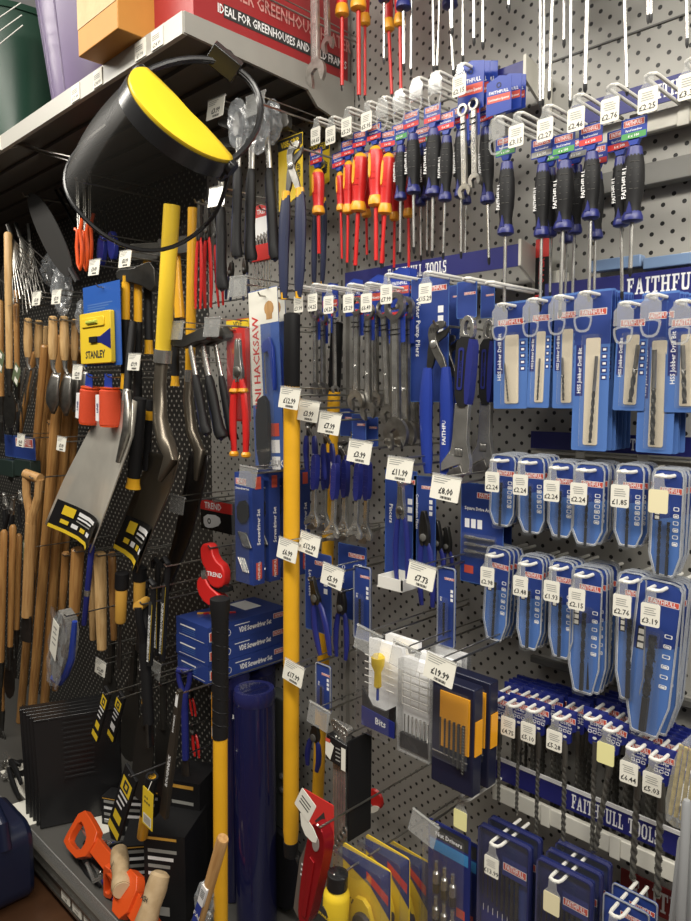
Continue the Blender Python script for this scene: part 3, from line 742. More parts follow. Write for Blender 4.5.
# their blue cards and the row of cards behind, with red bands
def blue_tag(w, h, t='Combination Spanner'):
    def b(r):
        c = MB(); c.prism([(-w/2, -h), (w/2, -h+.004), (w/2, .004), (0, .010), (-w/2, 0)], 0, .0012, M_clip)
        c.rect(-w*.46, -h*.62, w*.46, -h*.40, -.0003, M_logo); c.text('FAITHFULL', h*.13, 0, -h*.36, -.0003, M_white, .02, sx=w/(h*.13)/6.2); c.text(t, h*.10, 0, -h*.56, -.0005, M_white, .02, sx=w/(h*.1)/10.5)
        c.ring(circ(0, -h*.12, .005, 10), circ(0, -h*.12, .0035, 10), -.0006, 0, M_ink); c.build('card', r, smooth=0)
    return b
for i, (px, py, w_, h_, Y) in enumerate([(471,66,.055,.085,-.165),(478,66,.05,.085,-.14),(486,66,.05,.085,-.115),(499,81,.05,.06,-.165),(509,79,.05,.06,-.14),(516,79,.04,.06,-.115)]):
    A = at(px, py, Y); place(('bt', w_, h_), 'spanner_card', 'card', blue_tag(w_, h_), A, 'royal blue spanner card with red band, %s from left in the top group' % TW[i], 'royal blue spanner cards', rot=(0,0,.15))
for i, (px, py, Y, kn) in enumerate([(354,283,-.15,1),(378,279,-.15,1),(400,272,-.14,1),(407,272,-.12,1),(414,271,-.10,1),(330,287,-.15,1)]):
    A = at(px, py, Y); place(('bt2', 1), 'spanner_card', 'card', blue_tag(.05, .075), A, 'royal blue spanner card under the lettered header strip, %s placed' % TW[i], 'royal blue spanner cards', rot=(0,0,.1))
for px, py, price, tl, wh in [(300,287,'£3.99',0,'first above the spanners'),(314,285,'£4.25',.15,'second above the spanners'),(330,287,'£4.25',0,'third above the spanners'),(350,285,'£5.29',0,'above the fourth spanner'),(368,284,'£6.49',0,'above the fifth spanner'),(388,275,'£7.99',.3,'above the leaning spanner'),(427,273,'£15.29','0','above the water pump pliers')]:
    A = at(px, py, -.24); whook(A.x, A.z, -.24, price, 'paper', wh, L=.235)
for px, py, wh in [(466,279,'above the big adjustable wrench'),(489,283,'above the second adjustable wrench')]:
    A = at(px, py, -.22); whook(A.x, A.z, -.22, '', 'none', wh, L=.215)
# ---- pliers
def pump_pliers(L, W, gm=None, g2=None, s=.45):
    gm = gm or M_bluegr2
    def b(r):
        m = MB(); h = L*.30; T = .005; W2 = W
        m.prism(ease([(-W2*.35, -h*.34), (-W2*.28, -h*.08), (W2*.12, 0), (W2*.42, -h*.02), (W2*.36, -h*.16), (W2*.02, -h*.20), (-W2*.02, -h*.42), (W2*.5, -h*.95), (W2*.34, -h*1.1), (-W2*.10, -h*.72)], 1), -T, 0, M_satin)
        m.prism(ease([(W2*.50, -h*.10), (W2*.46, -h*.30), (W2*.05, -h*.44), (W2*.02, -h*.55), (-W2*.22, -h*1.05), (-W2*.46, -h*1.1), (-W2*.40, -h*.5), (-W2*.2, -h*.3), (W2*.1, -h*.24), (W2*.4, -h*.18)], 1), 0, T, M_darksteel)
        m.lathe([(W2*.13, 0), (W2*.15, .002), (W2*.08, .004)], M_steel, 12, Matrix.Translation((-W2*.08, -T, -h*.5)) @ Matrix.Rotation(PI/2, 4, 'X'))
        for q in range(6): m.tube([(-W2*.24+q*W2*.07, -T, -h*.26-q*0), (-W2*.20+q*W2*.07, -T-.001, -h*.14)], .0006, M_ink, 4)
        m.build('jaws', r, bevel=.0008)
        for sgn in (-1, 1):
            g = MB(); pts = []; n = 8
            for i in range(n):
                u = i/(n-1); x = sgn*W2*(.40+.08*math.sin(u*PI)-(s-.3)*u*.3); z = -h*1.0-(L-h*1.0)*u
                pts.append((x, 0, z))
            rr = [W2*.17, W2*.24, W2*.27, W2*.26, W2*.25, W2*.24, W2*.22, W2*.15]
            g.tube(pts, rr, gm, 10, flat=.7)
            if g2: g.tube([pts[5], pts[6], (pts[7][0], 0, pts[7][2]-.002)], [W2*.21, W2*.20, W2*.14], g2, 10, flat=.75); g.tube([pts[0], pts[1]], [W2*.18, W2*.21], g2, 10, flat=.75)
            elif sgn == 1: g.vtext('FAITHFULL', W2*.22, pts[4][0], pts[4][2], -W2*.17, M_white, .02)
            g.build('handle', r)
    return b
CARD = []
def plain_card(w, h, txt='', sub='', light=False, slot=True, r0=.003, icons=True, keep=False):
    def b(r):
        c = MB(); c.prism(rrect(-w/2, -h+.01, w/2, .01, r0, 3), 0, .0012, M_card)
        c.ring(rrect(-w/2, -h+.01, w/2, .01, r0, 3), rrect(-w/2+.0012, -h+.0112, w/2-.0012, .0088, r0, 3), -.0003, -.0001, M_cardlt)
        logo(c, w*.16, -.014, w*.56, w*.56*.2, -.0004)
        if txt: c.vtext(txt, w*.16, -w*.30, -h*.35, -.0004, M_white, .02, down=True)
        if icons:
            for i in range(3): c.rect(w*.22, -h*.25-i*w*.2, w*.36, -h*.25-i*w*.2+w*.14, -.0004, M_white)
        if keep: CARD.append(c)
        else: c.build('card', r, smooth=0)
    return b
def card_at(px0, px1, y0, y1, Y, builder, name, cat, label, group=None, key=None, rot=(0,0,0)):
    A = at((px0+px1)/2, y0, Y); w = abs(at(px1, y0, Y).x-at(px0, y0, Y).x); h = A.z-at((px0+px1)/2, y1, Y).z
    return place(key or (name, px0, y0), name, cat, builder(w, h), (A.x, Y, A.z-.01), label, group, rot=rot)
card_at(411,449,277,402,-.16, lambda w,h: plain_card(w,h,'Water Pump Pliers'), 'pliers_card', 'card', 'tall blue card behind the water pump pliers')
tool('wp1','water_pump_pliers','pliers', lambda L,W: pump_pliers(L,W), 437,321,436,474,-.185,'front steel water pump pliers with blue grips on blue card', 'water pump pliers', wpx=29)
card_at(449,460,285,402,-.10, lambda w,h: plain_card(w,h,'Pliers',icons=False), 'pliers_card', 'card', 'narrow blue card between water pump pliers and big wrench')
tool('wp2','water_pump_pliers','pliers', lambda L,W: pump_pliers(L,W), 450,335,450,468,-.12,'rear steel water pump pliers with blue grips', 'water pump pliers', wpx=18)
# ---- big adjustable wrenches
def adj_wrench(L, W, big=True):
    def b(r):
        T = .006 if big else .004; hh = L*(.58 if big else .5)
        if big:
            m = MB(); m.ring(ease([(-W*.36, -L*.15), (-W*.30, -L*.03), (W*.05, 0), (W*.36, -L*.04), (W*.40, -L*.16)],2), ease([(-W*.14, -L*.125), (-W*.14, -L*.055), (W*.04, -L*.035), (W*.20, -L*.06), (W*.2, -L*.13)],2), -T, T, M_steel)
            m.build('hanging_eye', r, bevel=.001)
            g = MB(); g.prism(ease([(-W*.42, -L*.14), (W*.44, -L*.14), (W*.46, -L*.32), (W*.38, -hh), (-W*.34, -hh), (-W*.46, -L*.3)],1), -T*1.5, T*1.5, M_black)
            g.prism(ease([(W*.16, -L*.15), (W*.47, -L*.16), (W*.48, -L*.3), (W*.40, -hh*.98), (W*.12, -hh*.95)],1), -T*1.6, T*1.6, M_bluegrip)
            g.ring(rrect(-W*.26, -hh*.82, W*.02, -hh*.36, W*.12, 4), rrect(-W*.20, -hh*.79, -W*.04, -hh*.39, W*.06, 4), -T*1.75, -T*1.5, M_bluegrip)
            g.vtext('FAITHFULL', W*.16, -W*.12, -hh*.59, -T*1.6, M_bluegrip, .02)
        else:
            g = MB(); g.prism(ease([(-W*.24, -L*.02), (W*.24, -L*.02), (W*.30, -L*.2), (W*.26, -hh), (-W*.26, -hh), (-W*.30, -L*.2)],1), -T*1.8, T*1.8, M_bluegrip)
            for q in range(5): g.tube([(-W*.2, -T*1.8, -L*.12-q*L*.07), (W*.2, -T*1.8, -L*.12-q*L*.07)], .0008, M_hdr, 4)
        g.build('grip', r, bevel=.001)
        m = MB(); k = .36 if big else .18
        m.prism([(-W*k, -hh*.97), (W*k, -hh*.97), (W*k*1.05, -L*.80), (W*.62, -L*.93), (W*.60, -L), (W*.30, -L*1.0), (W*.12, -L*.945), (-W*.35, -L*.97), (-W*.92, -L*1.01), (-W*.95, -L*.96), (-W*.45, -L*.86), (-W*k*1.1, -L*.78)], -T, T, M_steel)
        m.prism([(W*.10, -L*.955), (W*.28, -L*1.01), (W*.1, -L*1.05), (-W*.6, -L*1.06), (-W*.62, -L*1.02), (-W*.3, -L*.98)], -T*.8, T*.8, M_satin)
        m.rect(-W*.22, -L*.9, W*.22, -L*.84, -T-.0003, M_ink)
        for q in range(5): m.prism(rrect(-W*.19+q*W*.08, -L*.895, -W*.19+q*W*.08+W*.05, -L*.845, W*.02, 2), -T-.0015, -T, M_steel)
        m.build('steel_jaws', r, bevel=.0012)
    return b
tool('aw1','adjustable_wrench','wrench', lambda L,W: adj_wrench(L,W), 469,314,459,472,-.19,'front large adjustable wrench with black and navy grip', 'large adjustable wrenches', wpx=23)
tool('aw2','adjustable_wrench','wrench', lambda L,W: adj_wrench(L,W), 490,318,484,466,-.125,'rear large adjustable wrench behind the front one', 'large adjustable wrenches', wpx=18)
card_at(457,477,281,318,-.18, lambda w,h: plain_card(w,h,'',icons=False), 'wrench_card', 'card', 'small navy card above the front large adjustable wrench')
card_at(481,495,283,318,-.12, lambda w,h: plain_card(w,h,'',icons=False), 'wrench_card', 'card', 'small navy card above the rear large adjustable wrench')
# ---- row of small adjustable wrenches, grips up
for i, (a, b_, c, d, Y) in enumerate([(316,453,313,526,-.22),(326,451,324,527,-.17),(336,462,333,528,-.22),(346,458,344,529,-.17),(359,462,356,526,-.20),(368,460,366,524,-.16)]):
    tool('saw' if i % 2 else 'saw0','adjustable_wrench','wrench', lambda L,W: adj_wrench(L,W,False), a,b_,c,d,Y,'small adjustable wrench hanging jaw down, grip blue, %s from left' % TW[i], 'small adjustable wrenches', wpx=13)
for i, (a, b_, c, d, Y) in enumerate([(310,420,311,472,-.20),(327,428,329,480,-.20),(342,440,343,490,-.16),(355,430,356,465,-.12)]):
    tool(('npl',i),'side_cutters','pliers', lambda L,W: pump_pliers(L,W,M_bluegrip,None,.3), a,b_,c,d,Y,'small blue gripped side cutters above the wrench row, %s from left' % TW[i], 'small side cutters', wpx=14)
for i,(x0,x1,y0,y1,Y) in enumerate([(352,366,414,444,-.17),(364,378,417,447,-.15),(340,354,408,436,-.12)]):
    card_at(x0,x1,y0,y1,Y, lambda w,h: plain_card(w,h,'',icons=False), 'wrench_card', 'card', 'little navy tool card behind the £3.99 plate, %s of three' % TW[i])
for px,py,price,tl,wh in [(293,388,'£12.99',.10,'on the tall yellow handle'),(312,401,'£3.99',.10,'just right of the tall yellow handle'),(333,413,'£7.99',.10,'above the side cutters'),(363,441,'£3.99',.08,'above the small wrenches'),
   (403,458,'£11.99',.06,'above the pincers'),(449,476,'£8.00',.08,'below the water pump pliers'),(291,540,'£6.99',.1,'left of a pair at mid height'),(313,534,'£12.99',.12,'right of a pair at mid height'),
   (336,566,'£5.99',.12,'above the blue long nose pliers'),(297,663,'£17.99',.12,'low on the tall yellow handle'),(425,564,'£7.73',.10,'above the narrow blue blister packs')]:
    A = at(px,py,-.30 if px < 300 else -.26); plate(px,py,A.y,price,wh,tilt=tl)
# ---- pincers, combination pliers
def combo(L, W, gm=None, long=False, black=True):
    gm = gm or M_bluegr2
    def b(r):
        m = MB(); T = .005; h = L*.36
        for s in (-1, 1):
            m.prism(ease([(s*W*.04, 0), (s*W*.16, -h*.06), (s*W*(.2 if long else .34), -h*.55), (s*W*.34, -h*.8), (s*W*.26, -h*1.05), (0, -h*1.0), (0, -h*.1)], 1), -T, T, M_darksteel if black else M_steel)
        m.lathe([(W*.22, 0), (W*.22, .003), (W*.1, .005)], M_satin if not black else M_greydk, 12, Matrix.Translation((0, -T, -h*.78)) @ Matrix.Rotation(PI/2, 4, 'X'))
        m.build('jaws', r, bevel=.0008)
        for s in (-1, 1):
            g = MB(); g.tube([(s*W*.18, 0, -h*.95), (s*W*.32, 0, -h*1.15), (s*W*.44, 0, -L*.62), (s*W*.46, 0, -L*.8), (s*W*.38, 0, -L)], [W*.12, W*.17, W*.19, W*.18, W*.13], gm, 10, flat=.75)
            g.build('handle', r)
    return b
card_at(385,417,470,584,-.17, lambda w,h: plain_card(w,h,'Pincers'), 'pliers_card', 'card', 'blue card behind the steel pincers on a white tray')
tool('pin','end_cutting_pincers','pincers', lambda L,W: combo(L,W,M_bluegrip,True,False), 401,481,402,583,-.20,'steel end cutting pincers with blue handles standing in white tray', wpx=18)
def tray(r):
    m = MB(); w=.07; m.box(-w/2,-.035,-.003,w/2,.035,0,M_whitep); m.box(-w/2,-.035,0,-w/2+.003,.035,.022,M_whitep); m.box(w/2-.003,-.035,0,w/2,.035,.022,M_whitep); m.box(-w/2,-.035,0,w/2,-.032,.022,M_whitep); m.box(-w/2,.032,0,w/2,.035,.022,M_whitep); m.build('tray', r)
A = at(400,585,-.205); place('tray','small_tray','tray',tray,A,'small white plastic tray under the pincers')
for k in range(4):
    card_at(413,436,476,566,-.17+k*.03, lambda w,h: plain_card(w,h,'Combination Pliers'), 'pliers_card', 'card', 'blue combination pliers card under the £8.00 plate, %s' % back(k), 'combination pliers cards', key='cpc')
    A=at(425,508,-.185+k*.03)
tool('cp','combination_pliers','pliers', lambda L,W: combo(L,W,M_bluegrip), 424,510,427,606,-.20,'front blue handled combination pliers with black jaws', 'combination pliers', wpx=18)
tool('cp2','combination_pliers','pliers', lambda L,W: combo(L,W,M_bluegrip), 437,520,440,602,-.155,'blue handled combination pliers behind the front pair', 'combination pliers', wpx=15)
tool('cp3','combination_pliers','pliers', lambda L,W: combo(L,W,M_bluegrip), 447,526,449,598,-.12,'blue handled combination pliers deepest on their hook', 'combination pliers', wpx=13)
def adaptor(w, h):
    def b(r):
        plain_card(w,h,'',icons=False,keep=True)(r)
        t = CARD[-1]; t.text('Square Drive Adaptors', w*.095, 0, -h*.22, -.0006, M_white, .03, sx=.92)
        for i in range(3): t.rect(-w*.4+i*w*.15, -h*.40, -w*.29+i*w*.15, -h*.31, -.0006, M_white)
        t.text('3 Piece', w*.11, w*.2, -h*.84, -.0006, M_white, .03); t.rect(-w*.4,-h*.86,-w*.18,-h*.78,-.0006,M_logo); t.build('card', r, smooth=0)
        for i in range(3):
            a = MB(); a.tube([(-w*.36,-.006,-h*.49-i*h*.07),(-w*.1,-.006,-h*.49-i*h*.07)],.004,M_steel,6); a.tube([(-w*.1,-.006,-h*.49-i*h*.07),(w*.34,-.006,-h*.49-i*h*.07)],.0028,M_steel,6); a.build('adaptor', r)
        MB().prism(rrect(-w*.42,-h*.68,w*.42,-h*.44,.004,3),-.013,-.0115,M_clear).build('blister', r)
    return b
card_at(461,504,484,585,-.13, adaptor, 'adaptor_pack','adaptor pack','front blue card of three chrome square drive adaptors','square drive adaptor packs')
card_at(470,512,490,588,-.09, adaptor, 'adaptor_pack','adaptor pack','rear blue card of square drive adaptors, mostly hidden','square drive adaptor packs')
def blister_pack(w,h,inner='bits'):
    def b(r):
        plain_card(w,h,'Set',r0=.006)(r)
        t = MB()
        for i in range(2): t.twist(h*.42, w*.06, 5, M_bit, z0=-h*.38); 
        o=t.build('bit', r); o.location=(-w*.05,-.006,0)
        MB().ring(rrect(-w/2,-h+.01,w/2,.01,.006,3), rrect(-w/2+.002,-h+.012,w/2-.002,.008,.005,3), -.003,-.0005,M_rim).build('blister_rim', r)
        MB().prism(rrect(-w*.3,-h*.92,w*.3,-h*.3,.006,3),-.014,-.0125,M_clear).build('blister', r)
    return b
for k in range(2): card_at(438,456,567,647,-.20+k*.05, blister_pack, 'blister_pack','blister pack','narrow navy blister pack under the £7.73 plate, %s' % back(k),'narrow navy blister packs',key='nbp')
for k in range(3): card_at(354,371,566,640,-.20+k*.03, blister_pack, 'blister_pack','blister pack','blue blister pack right of the £5.99 plate, %s' % back(k),'blue blister packs by the pliers',key='nbp2')
for k in range(3): card_at(316,331,664,712,-.25+k*.04, blister_pack, 'blister_pack','blister pack','small blue blister pack low beside yellow handle, %s' % back(k),'small low blister packs',key='nbp3')
card_at(305,331,553,632,-.21, lambda w,h: plain_card(w,h,'Long Nose'), 'pliers_card','card','blue card behind the long nose pliers')
tool('lnp','long_nose_pliers','pliers', lambda L,W: combo(L,W,M_bluegrip,True), 312,576,325,655,-.235,'long nose pliers with splayed blue handles on blue card', wpx=19)
card_at(338,366,545,620,-.17, lambda w,h: plain_card(w,h,'Cutters'), 'pliers_card','card','blue card behind the side cutting pliers')
tool('scp','side_cutting_pliers','pliers', lambda L,W: combo(L,W,M_bluegrip), 342,588,341,658,-.20,'side cutting pliers with blue handles below the £5.99 plate', wpx=17)
plate(322,706,-.3,'',"by the small low blister packs",clearp=True,tilt=.1)
plate(266,-10,-.3,'',"above the frame",clearp=True,on=False)

# ---- tall yellow handles
def bar_handle(L, W):
    def b(r):
        R = W/2
        MB().lathe([(R*.7,0),(R*.98,-.004),(R*.98,-L*.13),(R*.9,-L*.132)], M_black, 18).build('bushing', r)
        MB().lathe([(R*.96,-L*.125),(R,-L*.14),(R,-L*.97),(R*.85,-L*.995)], M_yellow, 20).build('shaft', r)
        MB().lathe([(R*.5,-L*.99),(R*.98,-L*.992),(R*.9,-L*1.02),(R*.5,-L*1.025)], M_black, 16).build('end_cap', r)
    return b
tool('yb','long_handled_tool','tool', bar_handle, 292,313,291,845,-.27,'tall bright yellow tool handle with black top, standing in front', 'yellow tool handles', wpx=17)
tool('yb2','long_handled_tool','tool', bar_handle, 337,322,317,815,-.12,'yellow tool handle leaning behind the blue handled pliers', 'yellow tool handles', wpx=13)
# ---- big navy and yellow locking pliers
tool('vg1','pump_pliers','pliers', lambda L,W: pump_pliers(L,W,M_navy,M_yellow,.2), 294,142,291,298,-.26,'large pump pliers with navy and yellow handles on yellow card', wpx=26)
tool('vg2','pump_pliers','pliers', lambda L,W: pump_pliers(L,W,M_navy,M_yellow,.2), 321,160,318,287,-.10,'slim navy and yellow pliers behind the lone red screwdriver', wpx=14)
def ycard(w,h):
    def b(r):
        c=MB(); c.prism([(-w/2,-h),(w/2,-h*.8),(w/2,0),(-w/2,0)],0,.0015,M_yelcard); c.prism(rrect(-w*.5,-h*.16,w*.5,-.002,.002,2),-.0008,0,M_ink); c.text('VISE-GRIP',w*.22,0,-h*.13,-.001,M_yelcard,.03,sx=.8)
        c.vtext('GRIP',w*.2,w*.34,-h*.5,-.0004,M_ink,.03); c.build('card',r,smooth=0)
    return b
card_at(278,302,132,205,-.20,ycard,'pliers_card','card','yellow card with black lettering behind the large pump pliers')
card_at(309,329,140,190,-.06,ycard,'pliers_card','card','yellow card behind the lone red screwdriver')
# ================================================================ LEFT BAY
def atz(px, py, z):
    d = ray(px, py); return CAM + d*((z-CAM.z)/d.z)
RZ90 = Matrix.Rotation(PI/2, 4, 'Z')
# ---- goods on the top shelf
ST = SH_Z
A = atz(118, 28, ST+.012); B = atz(75, 56, ST+.012)
def carton(r):
    w = A.x-B.x; d = .34; h = .17
    MB().box(-w, 0, 0, 0, d, h, M_cardboard).build('box', r, bevel=.002)
    t = MB(); t.box(-w*.99, -.0012, h*.34, -.002, 0, h*.74, mat('glossy_parcel_tape', (.66,.50,.30), .08, 0, .6, .1, 30)); t.build('parcel_tape', r)
place('carton','cardboard_box','box',carton,(A.x,A.y,ST+.012),'manila cardboard box with glossy tape overhanging the top shelf edge')
def redbox(r):
    d = .45; m = mat('red_carton', (.33,.022,.025), .4)
    bx = MB().box(-.20, 0, 0, 0, d, .26, m)
    t = MB(Matrix.Translation((.0008,0,0)) @ RZ90)
    t.text('BURNER GREENHOUSE HEATER', .040, .255, .073, 0, MATS.get('x') or mat('salmon_print', (.62,.30,.27), .5), .015, sx=.72)
    t.rect(.075, .024, .432, .052, 0, M_ink); t.text('IDEAL FOR GREENHOUSES AND COLD FRAMES', .026, .252, .030, -.0006, M_white, .02, sx=.70)
    bx.merge(t).build('box', r, smooth=0)
place('redbox','printed_carton','box',redbox,(-1.322,-.47,ST+.013),'dark red printed heater carton standing on the end of the top shelf')
def tub(rb, rt, h, m, sy=1.0, lip=True):
    def b(r):
        q = MB(); prof = [(rb*.8,0),(rb*.96,.006),(rb,.03)]+[(rb+(rt-rb)*i/5, .03+(h-.03)*i/5) for i in range(1,6)]
        if lip: prof += [(rt*1.04,h),(rt*1.04,h+.02),(rt*.96,h+.02)]
        q.lathe(prof, m, 28, None, 1, sy)
        q.build('body', r, smooth=50)
        k = MB()
        for i in range(3): a = -2.2+.5*i; k.tube([(rb*1.002*math.cos(a), rb*sy*1.002*math.sin(a), .04),(rt*1.0*math.cos(a), rt*sy*1.0*math.sin(a), h)], .003, m, 6)
        k.build('moulded_rib', r)
    return b
C = at(94, 80, -.33); 
place('tub1','plastic_tub','tub',tub(.110,.160,.42,mat('lavender_plastic',(.15,.11,.215),.35,0,0,.1,5)),(C.x,-.33,ST),'lavender plastic tub on the top shelf beside the cardboard box')
C = at(10, 100, -.30)
place('tub2','plastic_planter','planter',tub(.19,.23,.50,mat('dark_green_plastic',(.022,.07,.045),.3,0,0,.15,5)),(C.x,-.30,ST),'dark green plastic planter at the left end of the top shelf')
cr = empty('string_wrap')
for (a,b_) in [((0,30),(34,8)),((0,44),(35,20)),((0,58),(36,30)),((0,5),(18,0))]:
    P=at(a[0],a[1],-.50); Q=at(b_[0],b_[1],-.50); P.y=Q.y=-.535
    MB().tube([P,Q],.0016,M_whitep,5).build('string',cr)
tag(cr,'thin pale strings strung diagonally in front of the green planter','string')
# ---- wire loops under the top shelf
for i,(x0,y0,x1,y1,x2,y2) in enumerate([(62,102,78,112,92,118),(8,134,35,150,72,162),(14,134,40,150,76,158)]):
    P=[at(x0,y0,-.49),at((x0+x1)/2-1,(y0+y1)/2+3,-.47),at(x1,y1,-.45),at(x2,y2,-.40)]
    P[0].z=min(P[0].z,ST-.03)
    tag(MB().tube(P,.0035,M_wire,7).build('wire_loop'),['short wire loop under the shelf lip beside the visor','longer lower wire loop under the shelf at far left','longer upper wire loop under the shelf at far left'][i],'wire loop')

# ---- face shield
Ri=Vector((.7071,.7071,0)); Up=Vector((0,0,1)); To=Vector((.7071,-.7071,0))
u=(Ri*.70-Up*.714).normalized(); q_=(-Ri*.714-Up*.70)
f_=(q_*.50+To*.866).normalized(); dn=u.cross(f_)
if dn.dot(q_)<0: dn=-dn
else: u=-u
cF=at(190,112,-.60)
def shield(r):
    t=depth(cF)
    # local: x = u (side), y = f (forward), z = -down
    Rm=.5*124/F_PX*t
    N=24
    def hp(k,a,z): return (Rm*k*math.cos(a), Rm*k*1.02*math.sin(a), z)
    g=MB()   # yellow brow guard: a shallow dished half disc
    vs=[];fs=[]
    rings=[(0,.0),(.35,.002),(.7,.001),(.95,-.001),(1.0,-.004),(1.0,-.018)]
    for k,z in rings:
        for i in range(N+1): a=PI*i/N; vs.append(hp(k,a,z) if k>0 else (Rm*(-1+2*i/N)*-.0,0,z))
    for j in range(len(rings)-1):
        for i in range(N): fs.append((j*(N+1)+i,j*(N+1)+i+1,(j+1)*(N+1)+i+1,(j+1)*(N+1)+i))
    g.add(vs,fs,M_yelshield); o=g.build('brow_guard',r,solid=.003)
    b=MB(); n=N
    vs=[];fs=[]
    for z,k in ((-.010,1.035),(-.040,1.05),(-.040,1.02),(-.010,1.005)):
        for i in range(n+1): a=-.12+(PI+.24)*i/n; vs.append(hp(k,a,z))
    for j in range(4):
        for i in range(n): fs.append((j*(n+1)+i,j*(n+1)+i+1,((j+1)%4)*(n+1)+i+1,((j+1)%4)*(n+1)+i))
    b.add(vs,fs,M_blackgl); b.build('visor_clamp_band',r)
    v=MB(); vs=[];fs=[]; H=.196; m=10
    for j in range(m+1):
        w=j/m; z=-.035-H*w
        for i in range(n+1):
            a=-.10+(PI+.2)*i/n; e=abs(i/n-.5)*2
            zz=z if j<m else z
            zz=-.035-(H*(1-.42*e**3))*w
            k=1.04+.08*w+.13*math.sin(w*PI*.8)*(.4+.6*e); p=hp(k,a,zz); vs.append((p[0]*(1.0-.0*w),p[1]*(1+.05*w),p[2]))
    for j in range(m):
        for i in range(n): fs.append((j*(n+1)+i,j*(n+1)+i+1,(j+1)*(n+1)+i+1,(j+1)*(n+1)+i))
    v.add(vs,fs,M_visor); o=v.build('visor',r)
    e=MB(); path=[vs[m*(n+1)+i] for i in range(n+1)]; left=[vs[j*(n+1)] for j in range(m+1)]; right=[vs[j*(n+1)+n] for j in range(m,-1,-1)]
    e.tube(left+path[1:-1]+right,.0042,M_blackgl,8); e.build('edge_binding',r)
    hb=MB(); pts=[]
    for i in range(21):
        a=-PI*i/20; pts.append((Rm*.97*math.cos(a),Rm*1.25*math.sin(a),-.012))
    for s,zz in ((0,0),(1,-.004)): hb.tube([(p[0],p[1],p[2]+zz-p[1]*.62) for p in pts],[.0055]*21,M_blackgl,8)
    hb.build('headband',r)
    c=MB(Matrix.Translation((Rm*.45,-Rm*1.12,-.012+Rm*.70)) @ Matrix.Rotation(.4,4,'Z')); c.box(-.03,-.016,-.02,.03,.010,.018,M_blackgl); c.lathe([(.017,0),(.019,.004),(.014,.02)],M_black,12,Matrix.Translation((0,-.014,0)) @ Matrix.Rotation(PI/2,4,'X')); c.build('ratchet_knob',r,bevel=.002)
    for s in (-1,1):
        k=MB(Matrix.Translation((s*Rm*1.0,0,-.018))); k.lathe([(.014,-.012),(.016,-.004),(.016,.008),(.010,.014)],M_blackgl,10,Matrix.Rotation(PI/2,4,'Y')); k.box(-.008,-.012,-.03,.008,.012,.012,M_blackgl); k.build('pivot_catch',r,bevel=.001)
M_yelshield=mat('yellow_polypropylene',(.80,.56,.02),.4)
r=empty('face_shield'); shield(r)
Mx=Matrix((u,f_,-dn)).transposed()
if Mx.determinant()<0: print('left-handed shield'); 
r.rotation_mode='QUATERNION'; r.rotation_quaternion=Mx.to_quaternion(); r.location=cF
tag(r,'face shield with yellow brow guard and smoked mesh visor hanging at the shelf corner','face shield')

# ---- hammers with rubber grips
def grip_hammer(L,W,neck=.32,head=True,gm=None,foot=None):
    gm=gm or M_navy
    def b(r):
        R=W*.40
        MB().tube([(0,0,0),(0,0,-L*neck-.01)],R*.62,M_steel,12,flat=.8).build('neck',r)
        g=MB(); n=-L*neck; g.tube([(0,0,n+.004),(0,0,n-.01),(0,0,n-(L+n)*.3),(0,0,n-(L+n)*.6),(0,0,n-(L+n)*.85),(R*.25,0,-L+.008),(R*.3,0,-L)],[R*.7,R*.95,R*1.05,R*.95,R*1.1,R*1.3,R*1.15],M_black,12,flat=.85)
        g.tube([(-R*.75,0,n-.015),(-R*.85,0,n-(L+n)*.5),(-R*.8,0,-L+.012),(R*.2,0,-L-.002)],[R*.35,R*.4,R*.5,R*.6],gm,8); g.build('rubber_grip',r)
        if head:
            h=MB(); h.prism(ease([(-.055,.012),(-.045,.030),(-.012,.026),(.02,.026),(.045,.032),(.062,.030),(.062,-.004),(.045,-.004),(.02,.0),(-.012,-.006),(-.03,.002)],1),-.011,.011,M_darksteel); h.build('head',r,bevel=.002)
    return b
for i,(a,b_,c,d,w_,Y) in enumerate([(239,130,236,257,12,-.30),(252,132,250,260,13,-.27),(267,132,275,259,13,-.24),(221,150,222,289,13,-.28)]):
    tool(('gh',i),'claw_hammer','hammer',lambda L,W:grip_hammer(L,W,.30 if i<3 else .42),a,b_,c,d,Y,'claw hammer hanging head up, black rubber grip, %s' % ['first right of yellow brow guard','second right of yellow brow guard','tilted, beside the yellow pliers card','lower, directly under the brow guard'][i],'upper claw hammers',wpx=w_,yaw=.4)
for i,(a,b_,c,d,w_,Y) in enumerate([(190,345,206,434,11,-.30),(202,344,221,438,13,-.27),(215,343,233,440,10,-.24)]):
    tool(('gl',i),'brick_hammer','hammer',lambda L,W:grip_hammer(L,W,.36),a,b_,c,d,Y,'slanted brick hammer with black grip below the red handled pliers, %s from left' % TW[i],'lower slanted hammers',wpx=w_,yaw=.4)
def bag(rx,ry,rz,seed=0,m=None):
    def b(r):
        g=MB(); rnd=random.Random(seed); vs=[];fs=[];N=18;K=12
        for j in range(K+1):
            th=PI*j/K
            for i in range(N):
                a=2*PI*i/N; k=1+rnd.uniform(-.22,.16); vs.append((rx*k*math.sin(th)*math.cos(a),ry*k*math.sin(th)*math.sin(a),rz*(math.cos(th))*(1+rnd.uniform(-.05,.05))))
        for j in range(K):
            for i in range(N): fs.append((j*N+i,(j+1)*N+i,(j+1)*N+(i+1)%N,j*N+(i+1)%N))
        g.add(vs,fs,m or M_bag); g.build('film',r,smooth=0)
        g=MB(); g.prism(ease([(-rx*.4,-rz*.5),(rx*.4,-rz*.5),(rx*.3,rz*.5),(-rx*.3,rz*.5)],1),-.006,.006,M_darksteel); g.build('wrapped_tool',r,bevel=.001)
    return b
